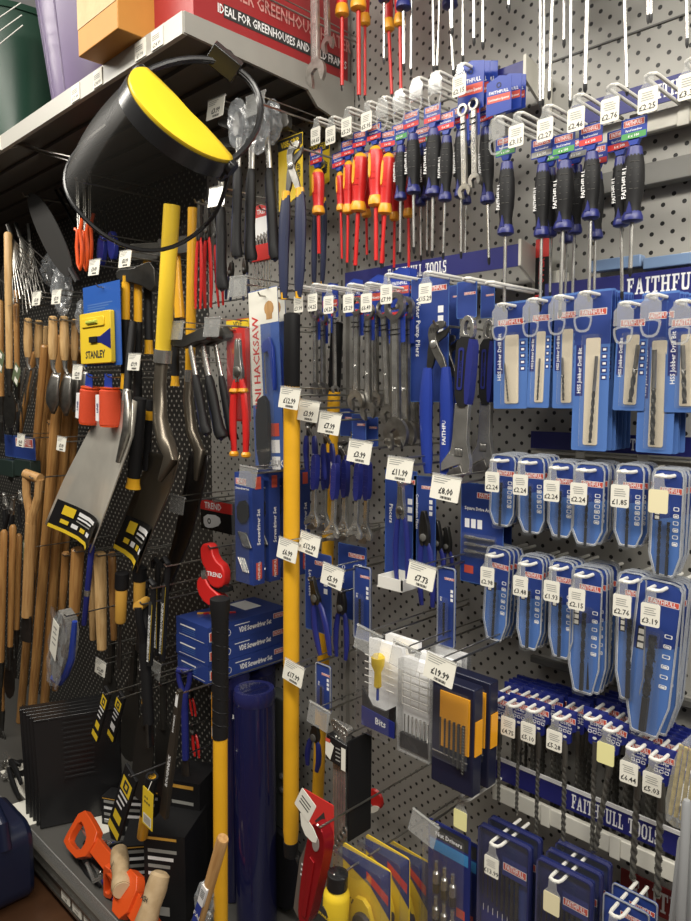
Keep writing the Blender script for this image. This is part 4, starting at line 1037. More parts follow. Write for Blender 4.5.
for i,(px,py,Y,a,b_,c) in enumerate([(238,124,-.33,.030,.02,.055),(258,126,-.30,.035,.02,.06),(272,122,-.25,.028,.02,.05)]):
    A=at(px,py,Y); place(('bag',i),'polythene_bag','bag',bag(a,b_,c,i),A,'crumpled clear polythene wrap over a hammer head, %s' % ['leftmost','middle','rightmost'][i],'clear wraps on hammer heads')
for px,py,wh in [(258,95,'at the wrapped hammers'),(220,187,'below the yellow brow guard'),(241,277,'beside the black grips'),(179,322,'left of the lower pair'),(215,318,'right of the lower pair'),(251,467,'over the screwdriver set packs'),(180,496,'by the dark shovel blade'),(157,661,'low by the black pry bars')]:
    A=at(px,py,-.32); plate(px,py,-.32,'',wh,clearp=True,tilt=.05)
for px,py,price,wh in [(219,99,'£3.99','under the headband'),(12,298,'£4.49','first over the hand forks'),(39,292,'£5.49','second over the hand forks'),(59,290,'£5.99','third over the hand forks'),(97,260,'£3.49','beside the orange loops'),(128,251,'£8.99','over the yellow hafted hammers'),
   (80,365,'£2.99','left of the twine reels'),(137,354,'£9.99','below the yellow hafted hammers'),(64,437,'£7.49','before the long wooden poles'),(23,434,'£6.49','over the small blue packs'),(103,660,'£12.49','by the wrapped brush')]:
    plate(px,py,-.33,price,wh,tilt=.05)
# ---- red handled pliers
for i,(a,b_,c,d,w_) in enumerate([(200,200,198,309,11),(207,200,208,308,13),(214,208,221,306,10)]):
    tool(('rp',i),'pliers','pliers',lambda L,W:combo(L,W,M_vdered,i!=1),a,b_,c,d,-.25+.05*i,'red handled pliers below the claw hammers, %s from left' % TW[i],'red handled pliers',wpx=w_)
for i,(a,b_,c,d,w_) in enumerate([(232,262,228,300,10),(245,258,246,300,10)]):
    tool(('np',i),'pliers','pliers',lambda L,W:combo(L,W,M_navy),a,b_,c,d,-.16,'navy handled pliers in shade behind the claw hammers, %s from left' % TW[i],'navy handled pliers',wpx=w_)
# ---- hex key set
def hexset(w,h):
    def b(r):
        c=MB(); c.prism(rrect(-w/2,-h*.30,w/2,.01,.003,2),0,.0015,M_white); c.rect(-w/2,-h*.08,w/2,.01,-.0003,M_red); c.text('TREND',w*.2,0,-h*.05,-.0005,M_white,.02); c.build('card',r,smooth=0)
        k=MB(); k.prism(rrect(-w*.46,-h*.52,w*.46,-h*.36,.004,3),-.012,.004,M_vdered); k.build('key_holder',r,bevel=.002)
        for i in range(6):
            x=-w*.38+i*w*.15; m=MB(); m.tube([(x+w*.14,-.006,-h*.30+i*.002),(x+w*.04,-.006,-h*.27+i*.002),(x,-.006,-h*.31),(x,-.006,-h*(.82+.03*i))],.0022,M_steel,6); m.build('hex_key',r)
    return b
card_at(253,274,204,306,-.16,hexset,'hex_key_set','hex key set','red and white carded hex key set behind the claw hammers')
# ---- junior hacksaw pack
def hacksaw(w,h):
    def b(r):
        c=MB(); c.prism(rrect(-w/2,-h+.01,w/2,.01,.004,2),0,.0015,mat('mid_blue_card',(.06,.12,.36),.4)); c.rect(-w/2,-h*.17,w/2,.008,-.0003,M_paper)
        c.rect(-w/2,-h*.62,-w*.12,-h*.17,-.0004,M_paper); c.vtext('MINI HACKSAW',w*.30,-w*.30,-h*.40,-.0006,M_red,.02); c.prism(circ(w*.2,-h*.09,w*.16,12),-.001,-.0003,M_wood); c.rect(w*.1,-h*.15,w*.3,-h*.09,-.0008,M_wood)
        for i in range(3): c.rect(w*.1,-h*.80-i*w*.36,w*.38,-h*.80-i*w*.36+w*.28,-.0006,[M_logo,M_white,M_white][i])
        c.text('CE UK',w*.2,w*.2,-h*.97,-.0006,M_white,.02); c.build('card',r,smooth=0)
        s=MB(); s.prism(ease([(-w*.05,-h*.28),(w*.34,-h*.24),(w*.40,-h*.50),(w*.34,-h*.56),(w*.28,-h*.5),(w*.24,-h*.32),(w*.02,-h*.34)],1),-.010,-.002,M_clip); s.prism(ease([(-w*.28,-h*.60),(w*.10,-h*.56),(w*.14,-h*.74),(w*.06,-h*.98),(-w*.30,-h*.97)],1),-.014,-.002,M_black); s.rect(w*.02,-h*.56,w*.07,-h*.32,-.006,M_steel)
        s.build('hacksaw',r,bevel=.001)
        MB().prism(rrect(-w*.44,-h*.985,w*.44,-h*.18,.006,3),-.022,-.020,M_clear).build('blister',r)
    return b
card_at(248,277,289,467,-.24,hacksaw,'hacksaw_pack','hacksaw pack','front white and blue pack with mini hacksaw, red lettering','mini hacksaw packs',rot=(0,-.05,0))
card_at(256,284,289,465,-.17,hacksaw,'hacksaw_pack','hacksaw pack','rear white and blue mini hacksaw pack','mini hacksaw packs',rot=(0,-.05,0))
# ---- red carded pliers
def redcard(w,h):
    def b(r):
        c=MB(); c.prism(rrect(-w/2,-h*.72,w/2,.01,.004,2),0,.0015,M_red); c.rect(-w/2,-.012,w/2,.008,-.0003,M_yelcard); c.text('VDE',w*.2,0,-.010,-.0005,M_ink,.02); c.build('card',r,smooth=0)
        MB().prism(rrect(-w*.42,-h*.7,w*.42,-h*.08,.006,3),-.020,-.018,M_clear).build('blister',r)
    return b
def combo_y(L,W):
    def b(r):
        combo(L,W,M_vdered,True,False)(r)
        for s in (-1,1):
            g=MB(); g.lathe([(W*.16,0),(W*.22,-.006),(W*.20,-.012),(W*.12,-.014)],M_vdeyel,10,Matrix.Translation((s*W*.42,0,-L+.014))); g.lathe([(W*.2,0),(W*.24,-.008),(W*.18,-.012)],M_vdeyel,10,Matrix.Translation((s*W*.32,0,-L*.42))); g.build('amber_guard',r)
    return b
card_at(226,249,319,455,-.22,redcard,'pliers_card','card','red card with yellow top band behind the red gripped pliers')
tool('rcp','insulated_pliers','pliers',lambda L,W:combo_y(L,W),238,338,240,457,-.245,'chrome insulated pliers with red and amber grips on red card',wpx=24)

# ---- screwdriver set blister boxes
def sdset(r):
    w,d,h=.072,.036,.28
    c=MB().box(-w,0,-h,0,d,0,M_card); logo(c,-w*.62,-.022,w*.6,.016,-.0008); c.text('Screwdriver Set',.0085,-w*.55,-.042,-.0008,M_white,.02)
    c.prism(ease([(-w*.85,-.075),(-w*.2,-.065),(-w*.15,-.12),(-w*.8,-.13)],1),-.004,-.0005,M_blackgl)
    for i in range(5): c.tube([(-w*.75+i*w*.1,-.003,-.15),(-w*.45+i*w*.1,-.003,-.185)],.003,M_blackgl,6)
    for i in range(4): c.tube([(-w*.8+i*w*.12,-.003,-.215),(-w*.5+i*w*.1,-.003,-.25)],.0016,M_steel,5)
    s=MB(Matrix.Translation((.0008,0,0)) @ RZ90); s.vtext('Screwdriver Set',.014,d*.5,-h*.48,0,M_white,.03); s.rect(d*.25,-h*.95,d*.75,-h*.80,0,M_logo); s.vtext('FAITHFULL',.010,d*.5,-h*.875,-.0004,M_white,.02); s.rect(d*.25,-h*.14,d*.75,-h*.03,0,M_logo)
    c.merge(s).build('tray',r,smooth=0)
    MB().box(-w*.98,-.012,-h*.98,-.001,-.0105,-h*.14,M_clear).build('blister',r)
P=at(252,474,-.27)
for k in range(4):
    place('sdset','screwdriver_set_pack','screwdriver set',sdset,(P.x+.0,-.27+k*.052,P.z-k*.0),'navy blister boxed screwdriver set above the stacked boxes, %s' % back(k),'screwdriver set packs')
# ---- stacked boxes and tubes
BX=-1.586; BYF=-.285; zt=at(205,627,BYF).z; BH=.053
def vdebox(r):
    w,d,h=.155,.275,BH-.001
    bx=MB().box(-w,0,0,0,d,h,M_card)
    t=MB(Matrix.Translation((.0008,0,0)) @ RZ90); t.text('VDE Screwdriver Set',.020,.160,.017,0,M_white,.045,sx=.66); t.rect(.088,.038,.14,.0405,0,M_white); t.rect(.225,.028,.268,.043,0,M_white); t.rect(.2265,.0295,.2665,.0415,-.0003,M_logo); t.text('FAITHFULL',.011,.2465,.0315,-.0005,M_white,.02,sx=.6)
    t.rect(.004,.012,.03,.038,0,M_white); t.rect(.006,.014,.028,.036,-.0003,M_logo); t.ring(circ(.065,.024,.010,14),circ(.065,.024,.0085,14),-.0002,.0001,M_white); bx.merge(t)
    f=MB(); f.rect(-w*.86,h*.62,-w*.38,h*.70,-.0008,M_white)
    for i in range(3): f.rect(-w*.80,h*(.50-i*.11),-w*.38,h*(.53-i*.11),-.0008,M_cardlt)
    f.rect(-w*.9,h*.12,-w*.1,h*.15,-.0008,M_white); bx.merge(f)
    p=MB()
    for i in range(4): p.tube([(-.125+i*.012,.05+i*.012,h+.0014),(-.095+i*.012,.10+i*.012,h+.0014)],.004,M_vdered if i%2 else M_vdeyel,6,flat=.2)
    p.box(-.14,.17,h+.0002,-.06,.23,h+.0008,M_white); bx.merge(p).build('carton',r,smooth=0)
for k in range(3):
    place('vdebox','screwdriver_set_box','box',vdebox,(BX,BYF,zt-(k+1)*BH),'blue screwdriver set carton, %s of the stack of three' % ['topmost','middle','bottom'][k],'stacked screwdriver set boxes',rot=(0,0,[.0,.012,-.01][k]))
zb=zt-3*BH-.002
def tubeb(R,h):
    def b(r):
        MB().lathe([(R*.9,0),(R,.004),(R,h-.012),(R*.93,h-.003),(R*.9,h)],mat('navy_gloss_tube',(.009,.010,.05),.12,0,0,0,4,coat=.5),32).build('tube',r)
        MB().lathe([(R*.5,h-.001),(R*.95,h+.001),(R*1.02,h-.01),(R*1.01,h-.035),(R,h-.036)],mat('navy_film',(.02,.022,.10),.12,0,.5,0,40),28).build('shrink_cap',r)
        t=MB(); t.text('JL',.014,-R*.42,h-.075,-R*.93,M_white,.02); t.build('marking',r)
    return b
place('tube1','cardboard_tube','tube',tubeb(.056,zb-BZ-.004),(-1.497,-.20,BZ),'glossy navy tube standing under the stacked boxes, right one','navy tubes')
place('tube1','cardboard_tube','tube',tubeb(.056,zb-BZ-.004),(-1.645,-.17,BZ),'glossy navy tube under the boxes, left one behind the black grip handle','navy tubes')
place('tube1','cardboard_tube','tube',tubeb(.056,zb-BZ-.004),(-1.665,-.06,BZ),'glossy navy tube hidden in shade at the back beneath the boxes','navy tubes')
# ---- pick handle with black grip, wooden hammer shaft
def pick(L,W):
    def b(r):
        R=W/2; MB().lathe([(R*.9,0),(R*1.35,-.004),(R*1.35,-.03),(R*1.15,-.05),(R*1.1,-L*.325)],M_black,18).build('rubber_grip',r)
        g=MB(); g.tube([(R*1.16*math.cos(i*.9),R*1.16*math.sin(i*.9),-.05-i*(L*.265)/60) for i in range(60)],.0016,M_black,5); g.build('grip_ribbing',r)
        MB().lathe([(R*.95,-L*.31),(R,-L*.325),(R,-L)],M_yellow,20).build('shaft',r)
        t=MB()
        for z in (-L*.74,-L*.77): t.ring(circ(-R*.3,z,R*.22,10),circ(-R*.3,z,R*.12,10),-R*1.0,-R*.9,M_ink)
        t.build('marking',r)
        c=MB(); c.prism([(-R*2.0,-L*.23),(-R*1.15,-L*.23),(-R*1.15,-L*.34),(-R*2.0,-L*.34)],-.001,.001,M_vdeyel); c.rect(-R*1.9,-L*.335,-R*1.25,-L*.31,-.0013,M_white); c.ring(circ(-R*1.57,-L*.27,R*.15,8),circ(-R*1.57,-L*.27,R*.08,8),-.0014,-.0012,M_ink); c.build('swing_tag',r)
    return b
tool('pick','pick_shaft','tool handle',pick,220,597,221,1010,-.40,'yellow tool shaft with black ribbed grip standing before the stacked boxes',wpx=15)
def shaft(L,W):
    def b(r):
        R=W/2; MB().tube([(0,0,0),(0,0,-.004),(0,0,-L)],[R*.9,R,R*.85],M_wood,18,flat=.9).build('shaft',r)
        t=MB(); t.prism(rrect(-R*.7,-L*.50,R*.7,-L*.36,.002,2),-R*1.0,-R*.6,M_white)
        for i in range(5): t.rect(-R*.5,-L*.39-i*.005,R*.5,-L*.39-i*.005-.0025,-R*1.02,M_ink)
        t.rect(-R*.7,-L*.66,R*.7,-L*.50,-R*1.0,M_clip); t.text('FAI',.018,0,-L*.6,-R*1.03,M_white,.02); t.build('barcode_label',r)
    return b
tool('ws','hammer_shaft','tool handle',shaft,223,838,188,960,-.46,'plain wooden hammer shaft with barcode leaning by the yellow shaft',wpx=13)
# ---- red pack and red cutter above the boxes
def redpack(w,h):
    def b(r):
        t=MB().box(-w/2,0,-h,w/2,.03,0,M_blackgl); t.rect(-w/2,-h*.35,w/2,0,-.0006,M_red); t.text('TREND',h*.3,-w*.1,-h*.28,-.0008,M_white,.02); t.prism(ease([(-w*.4,-h*.5),(w*.1,-h*.45),(w*.15,-h*.75),(-w*.2,-h*.95),(-w*.4,-h*.9)],1),-.001,-.0005,M_white); t.ring(circ(-w*.22,-h*.7,h*.10,12),circ(-w*.22,-h*.7,h*.05,12),-.0013,-.001,M_ink); t.build('carton',r,smooth=0)
    return b
card_at(200,232,498,528,-.14,redpack,'tool_carton','carton','small red and black carton above the red pipe cutter')
def cutter(L,W):
    def b(r):
        m=MB(); T=.014
        m.prism(ease([(-W*.35,-L*.02),(W*.05,0),(W*.12,-L*.22),(W*.5,-L*.34),(W*.5,-L*.62),(W*.2,-L*.70),(-W*.1,-L*.62),(-W*.12,-L*.45),(-W*.34,-L*.3)],1),-T,T,M_vdered); m.prism(ease([(-W*.5,-L*.58),(-W*.2,-L*.52),(-W*.1,-L*.66),(W*.3,-L*.78),(W*.5,-L*.86),(W*.3,-L),(-W*.2,-L*.98),(-W*.5,-L*.8)],1),-T,T,M_vdered); m.build('body',r,bevel=.004)
        s=MB(); s.lathe([(W*.16,-T*.6),(W*.16,T*.6)],M_steel,12,Matrix.Translation((-W*.22,0,-L*.52)) @ Matrix.Rotation(1.2,4,'Y')); s.build('adjuster',r)
        t=MB(); t.text('TREND',W*.17,W*.18,-L*.50,-T-.001,M_white,.02); t.build('lettering',r)
        j=MB(); j.prism(ease([(-W*.1,-L*.64),(W*.6,-L*.60),(W*.62,-L*.74),(W*.0,-L*.72)],1),-T*.7,T*.7,M_blackgl); j.build('blade_holder',r)
    return b
tool('cut','pipe_cutter','cutter',cutter,213,543,214,606,-.27,'bulky red pipe cutter hanging above the stacked boxes',wpx=38,yaw=.2)
# ================================================================ GARDEN TOOLS, LEFT BAY
def pole(L,W,m=None,ends=None,taper=.9):
    m=m or M_wood2
    def b(r):
        R=W/2; MB().tube([(0,0,0),(0,0,-.006),(0,0,-L*.5),(0,0,-L+.004),(0,0,-L)],[R*.7,R,R,R*taper,R*taper*.8],m,14).build('shaft',r)
        if ends:
            g=MB(); g.tube([(0,0,-L*ends[0]),(0,0,-L*ends[1])],R*1.06,ends[2],14); g.build('sleeve',r)
    return b
PL=[(53,335,20,722,10,-.19,'first wooden pole from left, leaning'),(63,335,31,722,11,-.245,'second wooden pole from left, leaning, in front'),(72,345,43,722,11,-.20,'third wooden pole from left, leaning'),
 (80,350,55,690,8,-.16,'thin wooden pole half hidden behind the three poles'),(45,345,34,470,8,-.26,'short wooden shaft seen above the D handle')]
for i,(a,b_,c,d,w_,Y,l) in enumerate(PL): tool(('pl',i),'wooden_pole','tool handle',lambda L,W:pole(L,W),a,b_,c,d,Y,l,'long wooden poles',wpx=w_)
def wtool(L,W,kind='hoe',m=None):
    """wooden-handled tool hanging handle up, with a dark steel end"""
    m=m or M_wood2
    def b(r):
        R=W/2; k=.72
        MB().tube([(0,0,0),(0,0,-.008),(0,0,-L*.3),(0,0,-L*k)],[R*.6,R,R*.95,R*.8],m,14).build('wooden_handle',r)
        MB().tube([(0,0,-L*(k-.04)),(0,0,-L*(k+.1))],[R*1.05,R*.6],M_darksteel,12).build('socket',r)
        h=MB()
        if kind=='fork':
            for i in range(4): x=(i-1.5)*R*1.6; h.tube([(0,0,-L*(k+.08)),(x,-.004,-L*(k+.14)),(x,0,-L)],[R*.3,R*.28,R*.1],M_darksteel,6)
        elif kind=='blade': h.prism(ease([(-R*.5,-L*(k+.07)),(R*.5,-L*(k+.07)),(R*2.2,-L*(k+.12)),(R*2.3,-L*.95),(0,-L),(-R*2.3,-L*.95),(-R*2.2,-L*(k+.12))],1),-.002,.002,M_darksteel)
        else: h.tube([(0,0,-L*(k+.08)),(R*.8,-.01,-L*.93),(R*2.5,-.03,-L*.92)],[R*.5,R*.4,R*.3],M_darksteel,8); h.box(R*1.6,-.034,-L,R*3.6,-.030,-L*.86,M_darksteel)
        h.build('steel_head',r)
    return b
WT=[(8,232,10,430,8,-.36,'blade','thick pale handle at far left edge'),(0,300,2,440,7,-.3,'hoe','wooden tool half out of view at left edge'),(16,290,18,425,6,-.30,'fork','handle beside the thick pale one'),(35,352,12,475,6,-.2,'hoe','handle set back behind hand forks'),
 (4,530,0,720,7,-.36,'hoe','lower handle at left edge'),(13,525,9,700,7,-.33,'blade','second lower handle from left edge'),(2,600,2,760,6,-.3,'fork','lowest handle at the left edge'),(19,534,16,672,6,-.30,'hoe','third lower handle from left edge')]
for i,(a,b_,c,d,w_,Y,k,l) in enumerate(WT): tool(('wt',i),'wooden_handled_tool','garden tool',lambda L,W:wtool(L,W,k,M_woodlt if i==0 else None),a,b_,c,d,Y,'wooden handled garden tool, %s' % l,'wooden handled garden tools',wpx=w_,yaw=.3)
# D-handled spade shaft
def dhandle(L,W,m=None,gm=None):
    m=m or M_wood; gm=gm or m
    def b(r):
        R=W*.22
        g=MB(); g.tube([(-W*.45,0,-.008),(W*.45,0,-.008)],R*.95,gm,12); g.build('cross_grip',r)
        y=MB(); y.tube([(-W*.40,0,-.01),(-W*.36,0,-L*.12),(-W*.12,0,-L*.22),(0,0,-L*.30)],[R*.8,R*.75,R*.8,R],m,10); y.tube([(W*.40,0,-.01),(W*.36,0,-L*.12),(W*.12,0,-L*.22),(0,0,-L*.30)],[R*.8,R*.75,R*.8,R],m,10); y.build('yoke',r)
        MB().tube([(0,0,-L*.28),(0,0,-L*.85)],R*1.05,m,12).build('shaft',r); MB().tube([(0,0,-L*.84),(0,0,-L)],[R*1.15,R*1.5],M_darksteel,12,flat=.5).build('socket',r)
    return b
tool('dh1','garden_spade','spade',dhandle,33,474,26,640,-.38,'pale wooden D handled spade with green tag by the poles',wpx=24,yaw=.3)
# wooden paddles and handles between the tools
for i,(a,b_,c,d,w_,Y,m,l) in enumerate([(100,552,102,650,12,-.30,M_woodlt,'thick pale wooden handle, behind the brush'),(92,560,93,640,8,-.24,M_woodlt,'slim pale wooden handle behind the thick one'),(78,548,74,616,13,-.30,M_wood2,'dark varnished handle above the wrapped brush'),(66,552,62,616,8,-.25,M_wood2,'dark slim handle left of the varnished one'),
   (112,552,114,640,8,-.20,M_wood2,'reddish handle in shade, right of the thick pale one'),(92,430,90,470,7,-.2,M_wood,'short wooden stub above the silver shovel'),(112,432,114,470,7,-.15,M_wood,'wooden stub in the shade behind the shovel'),(50,420,48,530,6,-.2,M_wood2,'thin dark handle behind the poles')]):
    tool(('wh',i),'wooden_handle_tool','tool handle',lambda L,W:pole(L,W,m,taper=.8),a,b_,c,d,Y,l,'assorted wooden handles',wpx=w_)
# ---- hand forks and trowels
def handtool(L,W,kind):
    def b(r):
        R=W/2; k=.44
        MB().lathe([(R*.45,0),(R*.8,-.004),(R*.85,-L*.10),(R*1.0,-L*.25),(R*.85,-L*.38),(R*.62,-L*k)],M_woodlt,14).build('wooden_handle',r)
        MB().tube([(0,-R*.8,-L*.035),(0,R*.8,-L*.035)],R*.22,M_ink,6).build('hang_hole',r)
        MB().tube([(0,0,-L*(k-.01)),(0,0,-L*(k+.08)),(R*.7,0,-L*(k+.14))],[R*.62,R*.38,R*.35],M_steel,10).build('neck',r)
        h=MB(); z0=-L*(k+.13)
        if kind=='fork':
            h.tube([(-R*1.0,0,z0-.002),(R*1.9,0,z0-.002)],R*.25,M_satin,6)
            for i in range(3): x=-R*1.0+i*R*1.45; h.tube([(x,0,z0),(x-R*.3,-.012,-L*.8),(x-R*1.2,-.004,-L)],[R*.3,R*.26,R*.08],M_satin,6)
        else:
            vs=[];fs=[];N=6;K=8
            for j in range(K+1):
                v=j/K; wd=R*(1.2+.6*math.sin(v*PI*.7))*(1 if v<.75 else (1-v)/.25*.8+.2)
                for i in range(N+1): a=(i/N-.5)*2; vs.append((R*.4+wd*a-R*v*.8,-.012*math.sin(v*PI)+.010*a*a,z0-(L+z0)*v))
            for j in range(K):
                for i in range(N): fs.append((j*(N+1)+i,j*(N+1)+i+1,(j+1)*(N+1)+i+1,(j+1)*(N+1)+i))
            h.add(vs,fs,M_satin)
        h.build('steel_'+('tines' if kind=='fork' else 'blade'),r,solid=.0015 if kind!='fork' else 0)
    return b
HT=[(28,318,28,406,9,-.30,'fork'),(39,320,37,404,9,-.26,'fork'),(53,316,53,414,10,-.31,'trowel'),(64,316,66,416,10,-.28,'trowel'),(75,319,74,412,8,-.24,'trowel'),(83,318,84,408,7,-.22,'trowel'),(46,326,45,400,7,-.17,'fork')]
for i,(a,b_,c,d,w_,Y,k) in enumerate(HT): tool(('ht',i),'hand_'+k,'hand '+k,lambda L,W:handtool(L,W,k),a,b_,c,d,Y,'turned pale wood %s, %s in the hanging row' % ('hand fork' if k=='fork' else 'garden trowel',TW[i]),'hand forks and trowels',wpx=w_,yaw=.35)
# ---- leaf rakes and loose tines
def rakehead(L,W):
    def b(r):
        m=MB(); n=9
        for i in range(n):
            a=(i/(n-1)-.5)*1.0; x=math.sin(a)*L; z=-math.cos(a)*L
            m.tube([(0,0,0),(x*.5,-.01,z*.5),(x*.96,-.012,z*.96),(x*.98,-.035,z)],[.0022,.002,.0018,.001],M_satin,5)
        m.build('tines',r)
        MB().tube([(0,0,.06),(0,0,-.01)],.008,M_darksteel,8).build('socket',r)
        c=MB(); c.tube([(math.sin((i/8-.5)*1.0)*L*.55,-.010,-math.cos((i/8-.5)*1.0)*L*.55) for i in range(9)],.0022,M_satin,5); c.build('tie_bar',r)
    return b
for i,(a,b_,c,d,Y) in enumerate([(12,238,30,292,-.34),(20,236,42,300,-.29),(30,240,36,312,-.24),(8,250,8,310,-.22)]):
    tool(('rk',i),'hand_rake','rake',lambda L,W:rakehead(L,W),a,b_,c,d,Y,'steel tined hand rake at upper left, %s from left' % ['third','fourth','second','first'][i],'steel tined hand rakes',wpx=10)
for i,(px,py,Y,a,b_,c) in enumerate([(62,290,-.27,.05,.03,.085),(50,270,-.2,.04,.03,.06),(82,318,-.24,.03,.02,.06)]):
    A=at(px,py,Y); place(('bagl',i),'polythene_bag','bag',bag(a,b_,c,10+i),A,'clear polythene wrapped hand tool beside the rakes, %s' % ['largest','upper left','lower right'][i],'wrapped hand tools')
# black curved blade and thin black rods
def blade(L,W):
    def b(r):
        m=MB(); m.prism(ease([(-W*.1,0),(W*.35,-L*.15),(W*.5,-L*.45),(W*.35,-L*.85),(W*.1,-L),(-W*.3,-L*.98),(-W*.5,-L*.7),(-W*.42,-L*.3)],2),-.0015,.0015,mat('black_blade',(.022,.021,.020),.5)); m.build('blade',r); MB().tube([(0,0,-L*.97),(0,0,-L*1.12)],.010,M_black,8).build('tang',r)
    return b
tool('bl','curved_blade','blade',blade,26,192,72,272,-.33,'broad black curved blade hanging under the shelf at left',wpx=36)
for i,(a,b_,c,d) in enumerate([(43,166,78,232),(46,164,82,225),(52,162,88,222),(60,168,90,214),(96,205,112,262),(104,205,110,262)]):
    tool(('rod',i),'black_rod','rod',lambda L,W:pole(L,W,M_blackgl,taper=1),a,b_,c,d,-.22+.01*i,'thin black rod hanging under the top shelf, %s from left' % TW[i],'thin black rods',wpx=2.6)
def oloop(L,W):
    def b(r):
        R=W/2; m=MB(); m.tube([(-R*.3,0,0),(0,0,.004),(R*.3,0,0),(R*.3,0,-L*.56)],.0022,M_steel,6); m.tube([(-R*.3,0,0),(-R*.3,0,-L*.56)],.0022,M_steel,6); m.build('chrome_rod',r)
        g=MB(); z=-L*.55; g.tube([(-R*1.3,0,z),(-R*.4,0,z-.008),(-R*.9,0,z-L*.2),(-R*.7,0,-L*.94),(0,0,-L),(R*.7,0,-L*.94),(R*.9,0,z-L*.2),(R*.5,0,z-.006),(R*1.4,0,z+L*.1)],.0058,M_orange,8); g.build('orange_loop',r)
    return b
for i,(a,b_,c,d,Y) in enumerate([(77,178,80,269,-.31),(84,180,86,270,-.27),(90,170,89,266,-.23)]): tool(('ol',i),'hanging_hook','hook',oloop,a,b_,c,d,Y,'chrome rod hook with orange plastic loop, %s from left' % TW[i],'orange looped hooks',wpx=9,yaw=.2)
for i,(a,b_,c,d) in enumerate([(103,236,101,268),(112,232,114,262)]): tool(('navyb',i),'navy_pouch','pouch',lambda L,W:(lambda r: MB().prism(ease([(-W/2,0),(W/2,0),(W*.6,-L*.7),(0,-L),(-W*.6,-L*.7)],1),-.008,.008,M_hdr).build('pouch',r,bevel=.002)),a,b_,c,d,-.2,'small navy pouch in shade behind the visor, %s' % ['left','right'][i],'navy pouches',wpx=13)
# ---- sander/level pack and twine reels
def lvl(w,h):
    def b(r):
        c=MB(); c.prism(rrect(-w/2,-h+.01,w/2,.01,.003,2),0,.0015,mat('strong_blue_card',(.02,.10,.42),.4))
        for i in range(3): c.rect(-w*.38,-h*.20-i*h*.03,w*(.3-.1*i),-h*.185-i*h*.03,-.0003,M_cardlt)
        c.build('card',r,smooth=0)
        f=MB(); f.prism(rrect(-w*.48,-h*.93,w*.36,-h*.30,.006,3),-.016,-.001,M_yelcard); f.prism(rrect(-w*.40,-h*.48,w*.22,-h*.36,.006,3),-.020,-.016,M_yelcard); f.build('yellow_frame',r,bevel=.002)
        v=MB(); v.tube([(-w*.22,-.021,-h*.42),(w*.06,-.021,-h*.42)],.006,mat('vial_green',(.55,.62,.10),.15),10); v.build('level_vial',r)
        a=MB(); a.prism([(-w*.15,-h*.60),(w*.10,-h*.60),(w*.36,-h*.52),(w*.36,-h*.76),(w*.10,-h*.68),(-w*.15,-h*.66)],-.0175,-.016,M_hdr); a.prism(rrect(-w*.18,-h*.67,w*.02,-h*.60,.002,2),-.022,-.017,M_black); a.text('STANLEY',w*.13,-w*.06,-h*.86,-.0166,M_ink,.03); a.build('emblem',r,smooth=0)
    return b
card_at(82,119,284,366,-.33,lvl,'level_pack','level pack','blue card with yellow plastic level tool, over the orange twine reels')
def reel(L,W):
    def b(r):
        R=W/2; m=MB(); m.lathe([(R*.8,-L*.28),(R,-L*.32),(R,-L*.96),(R*.8,-L)],M_twine,24); m.build('twine',r)
        for z in (-L*.28,-L): MB().lathe([(R*.6,z),(R*.95,z+.001),(R*.95,z+.004),(R*.6,z+.005)],M_orange,20).build('flange',r)
        c=MB(); c.prism([(-R*.7,0),(R*.7,0),(R*.8,-L*.30),(-R*.8,-L*.30)],-R*.2,-R*.16,M_clip); c.build('header_card',r)
        c=MB(); c.prism(rrect(-R*1.0,-L*.9,-R*.35,-L*.40,.002,2),-R*.98,-R*.6,M_white); c.vtext('LINE',R*.45,-R*.62,-L*.65,-R*1.0,M_hdr,.03); c.build('label',r)
    return b
tool('reel','twine_reel','twine',reel,91,374,89,424,-.33,'orange twine reel, left of the pair','orange twine reels',wpx=20)
tool('reel','twine_reel','twine',reel,110,374,110,425,-.33,'orange twine reel, right of the pair','orange twine reels',wpx=20)
# ---- yellow hafted tools, heads up
def hafted(L,W,seg=((0,.45,0),(.45,.9,1),(.9,1,0)),head='axe',ym=None):
    ym=ym or M_yellow
    def b(r):
        R=W/2; bump=[1,.95,.9,.95,1.1]
        for (a,c,k) in seg:
            MB().tube([(0,0,-L*a),(0,0,-L*(a+(c-a)*.5)),(0,0,-L*c)],[R*.92,R*.92,R*(1.12 if c>=.98 else .95)],M_black if k else ym,14,flat=.8).build('rubber_grip' if k else 'fibreglass_shaft',r)
        h=MB()
        if head=='axe': h.prism(ease([(-R*2,.02),(R*2,.02),(R*3,.03),(R*7,.045),(R*7.5,-.05),(R*3,-.02),(-R*2,-.015)],1),-.009,.009,M_darksteel)
        elif head=='mallet': h.prism(rrect(-.045,-.018,.05,.03,.006,3),-.022,.022,M_darksteel)
        if head: h.build('steel_head',r,bevel=.002)
    return b
YH=[(126,276,125,389,9.5,-.30,((0,.38,0),(.38,.86,1),(.86,1,0)),'axe','left haft over the silver shovel'),(138,278,138,432,9.5,-.27,((0,.28,0),(.28,1,1)),'mallet','second haft, long black grip'),(147,255,149,355,9.5,-.24,((0,.2,0),(.2,.85,1),(.85,1,0)),'mallet','third haft, amber foot by the thick yellow shaft'),
 (176,250,180,318,10,-.24,((0,1,0),),'mallet','tilted plain yellow haft right of the thick shaft'),(176,318,175,386,9,-.26,((0,.85,1),(.85,1,0)),None,'black grip with yellow foot behind the thick shaft'),(140,398,133,488,15,-.36,((0,.88,1),(.88,1,0)),None,'stout black grip crossing the silver shovel'),
 (150,400,146,470,9,-.30,((0,.15,1),(.15,.28,0),(.28,1,1)),None,'black and yellow grip beside the stout one'),(143,402,139,455,8,-.33,((0,.12,1),(.12,.22,0),(.22,1,1)),None,'short black grip with yellow band')]
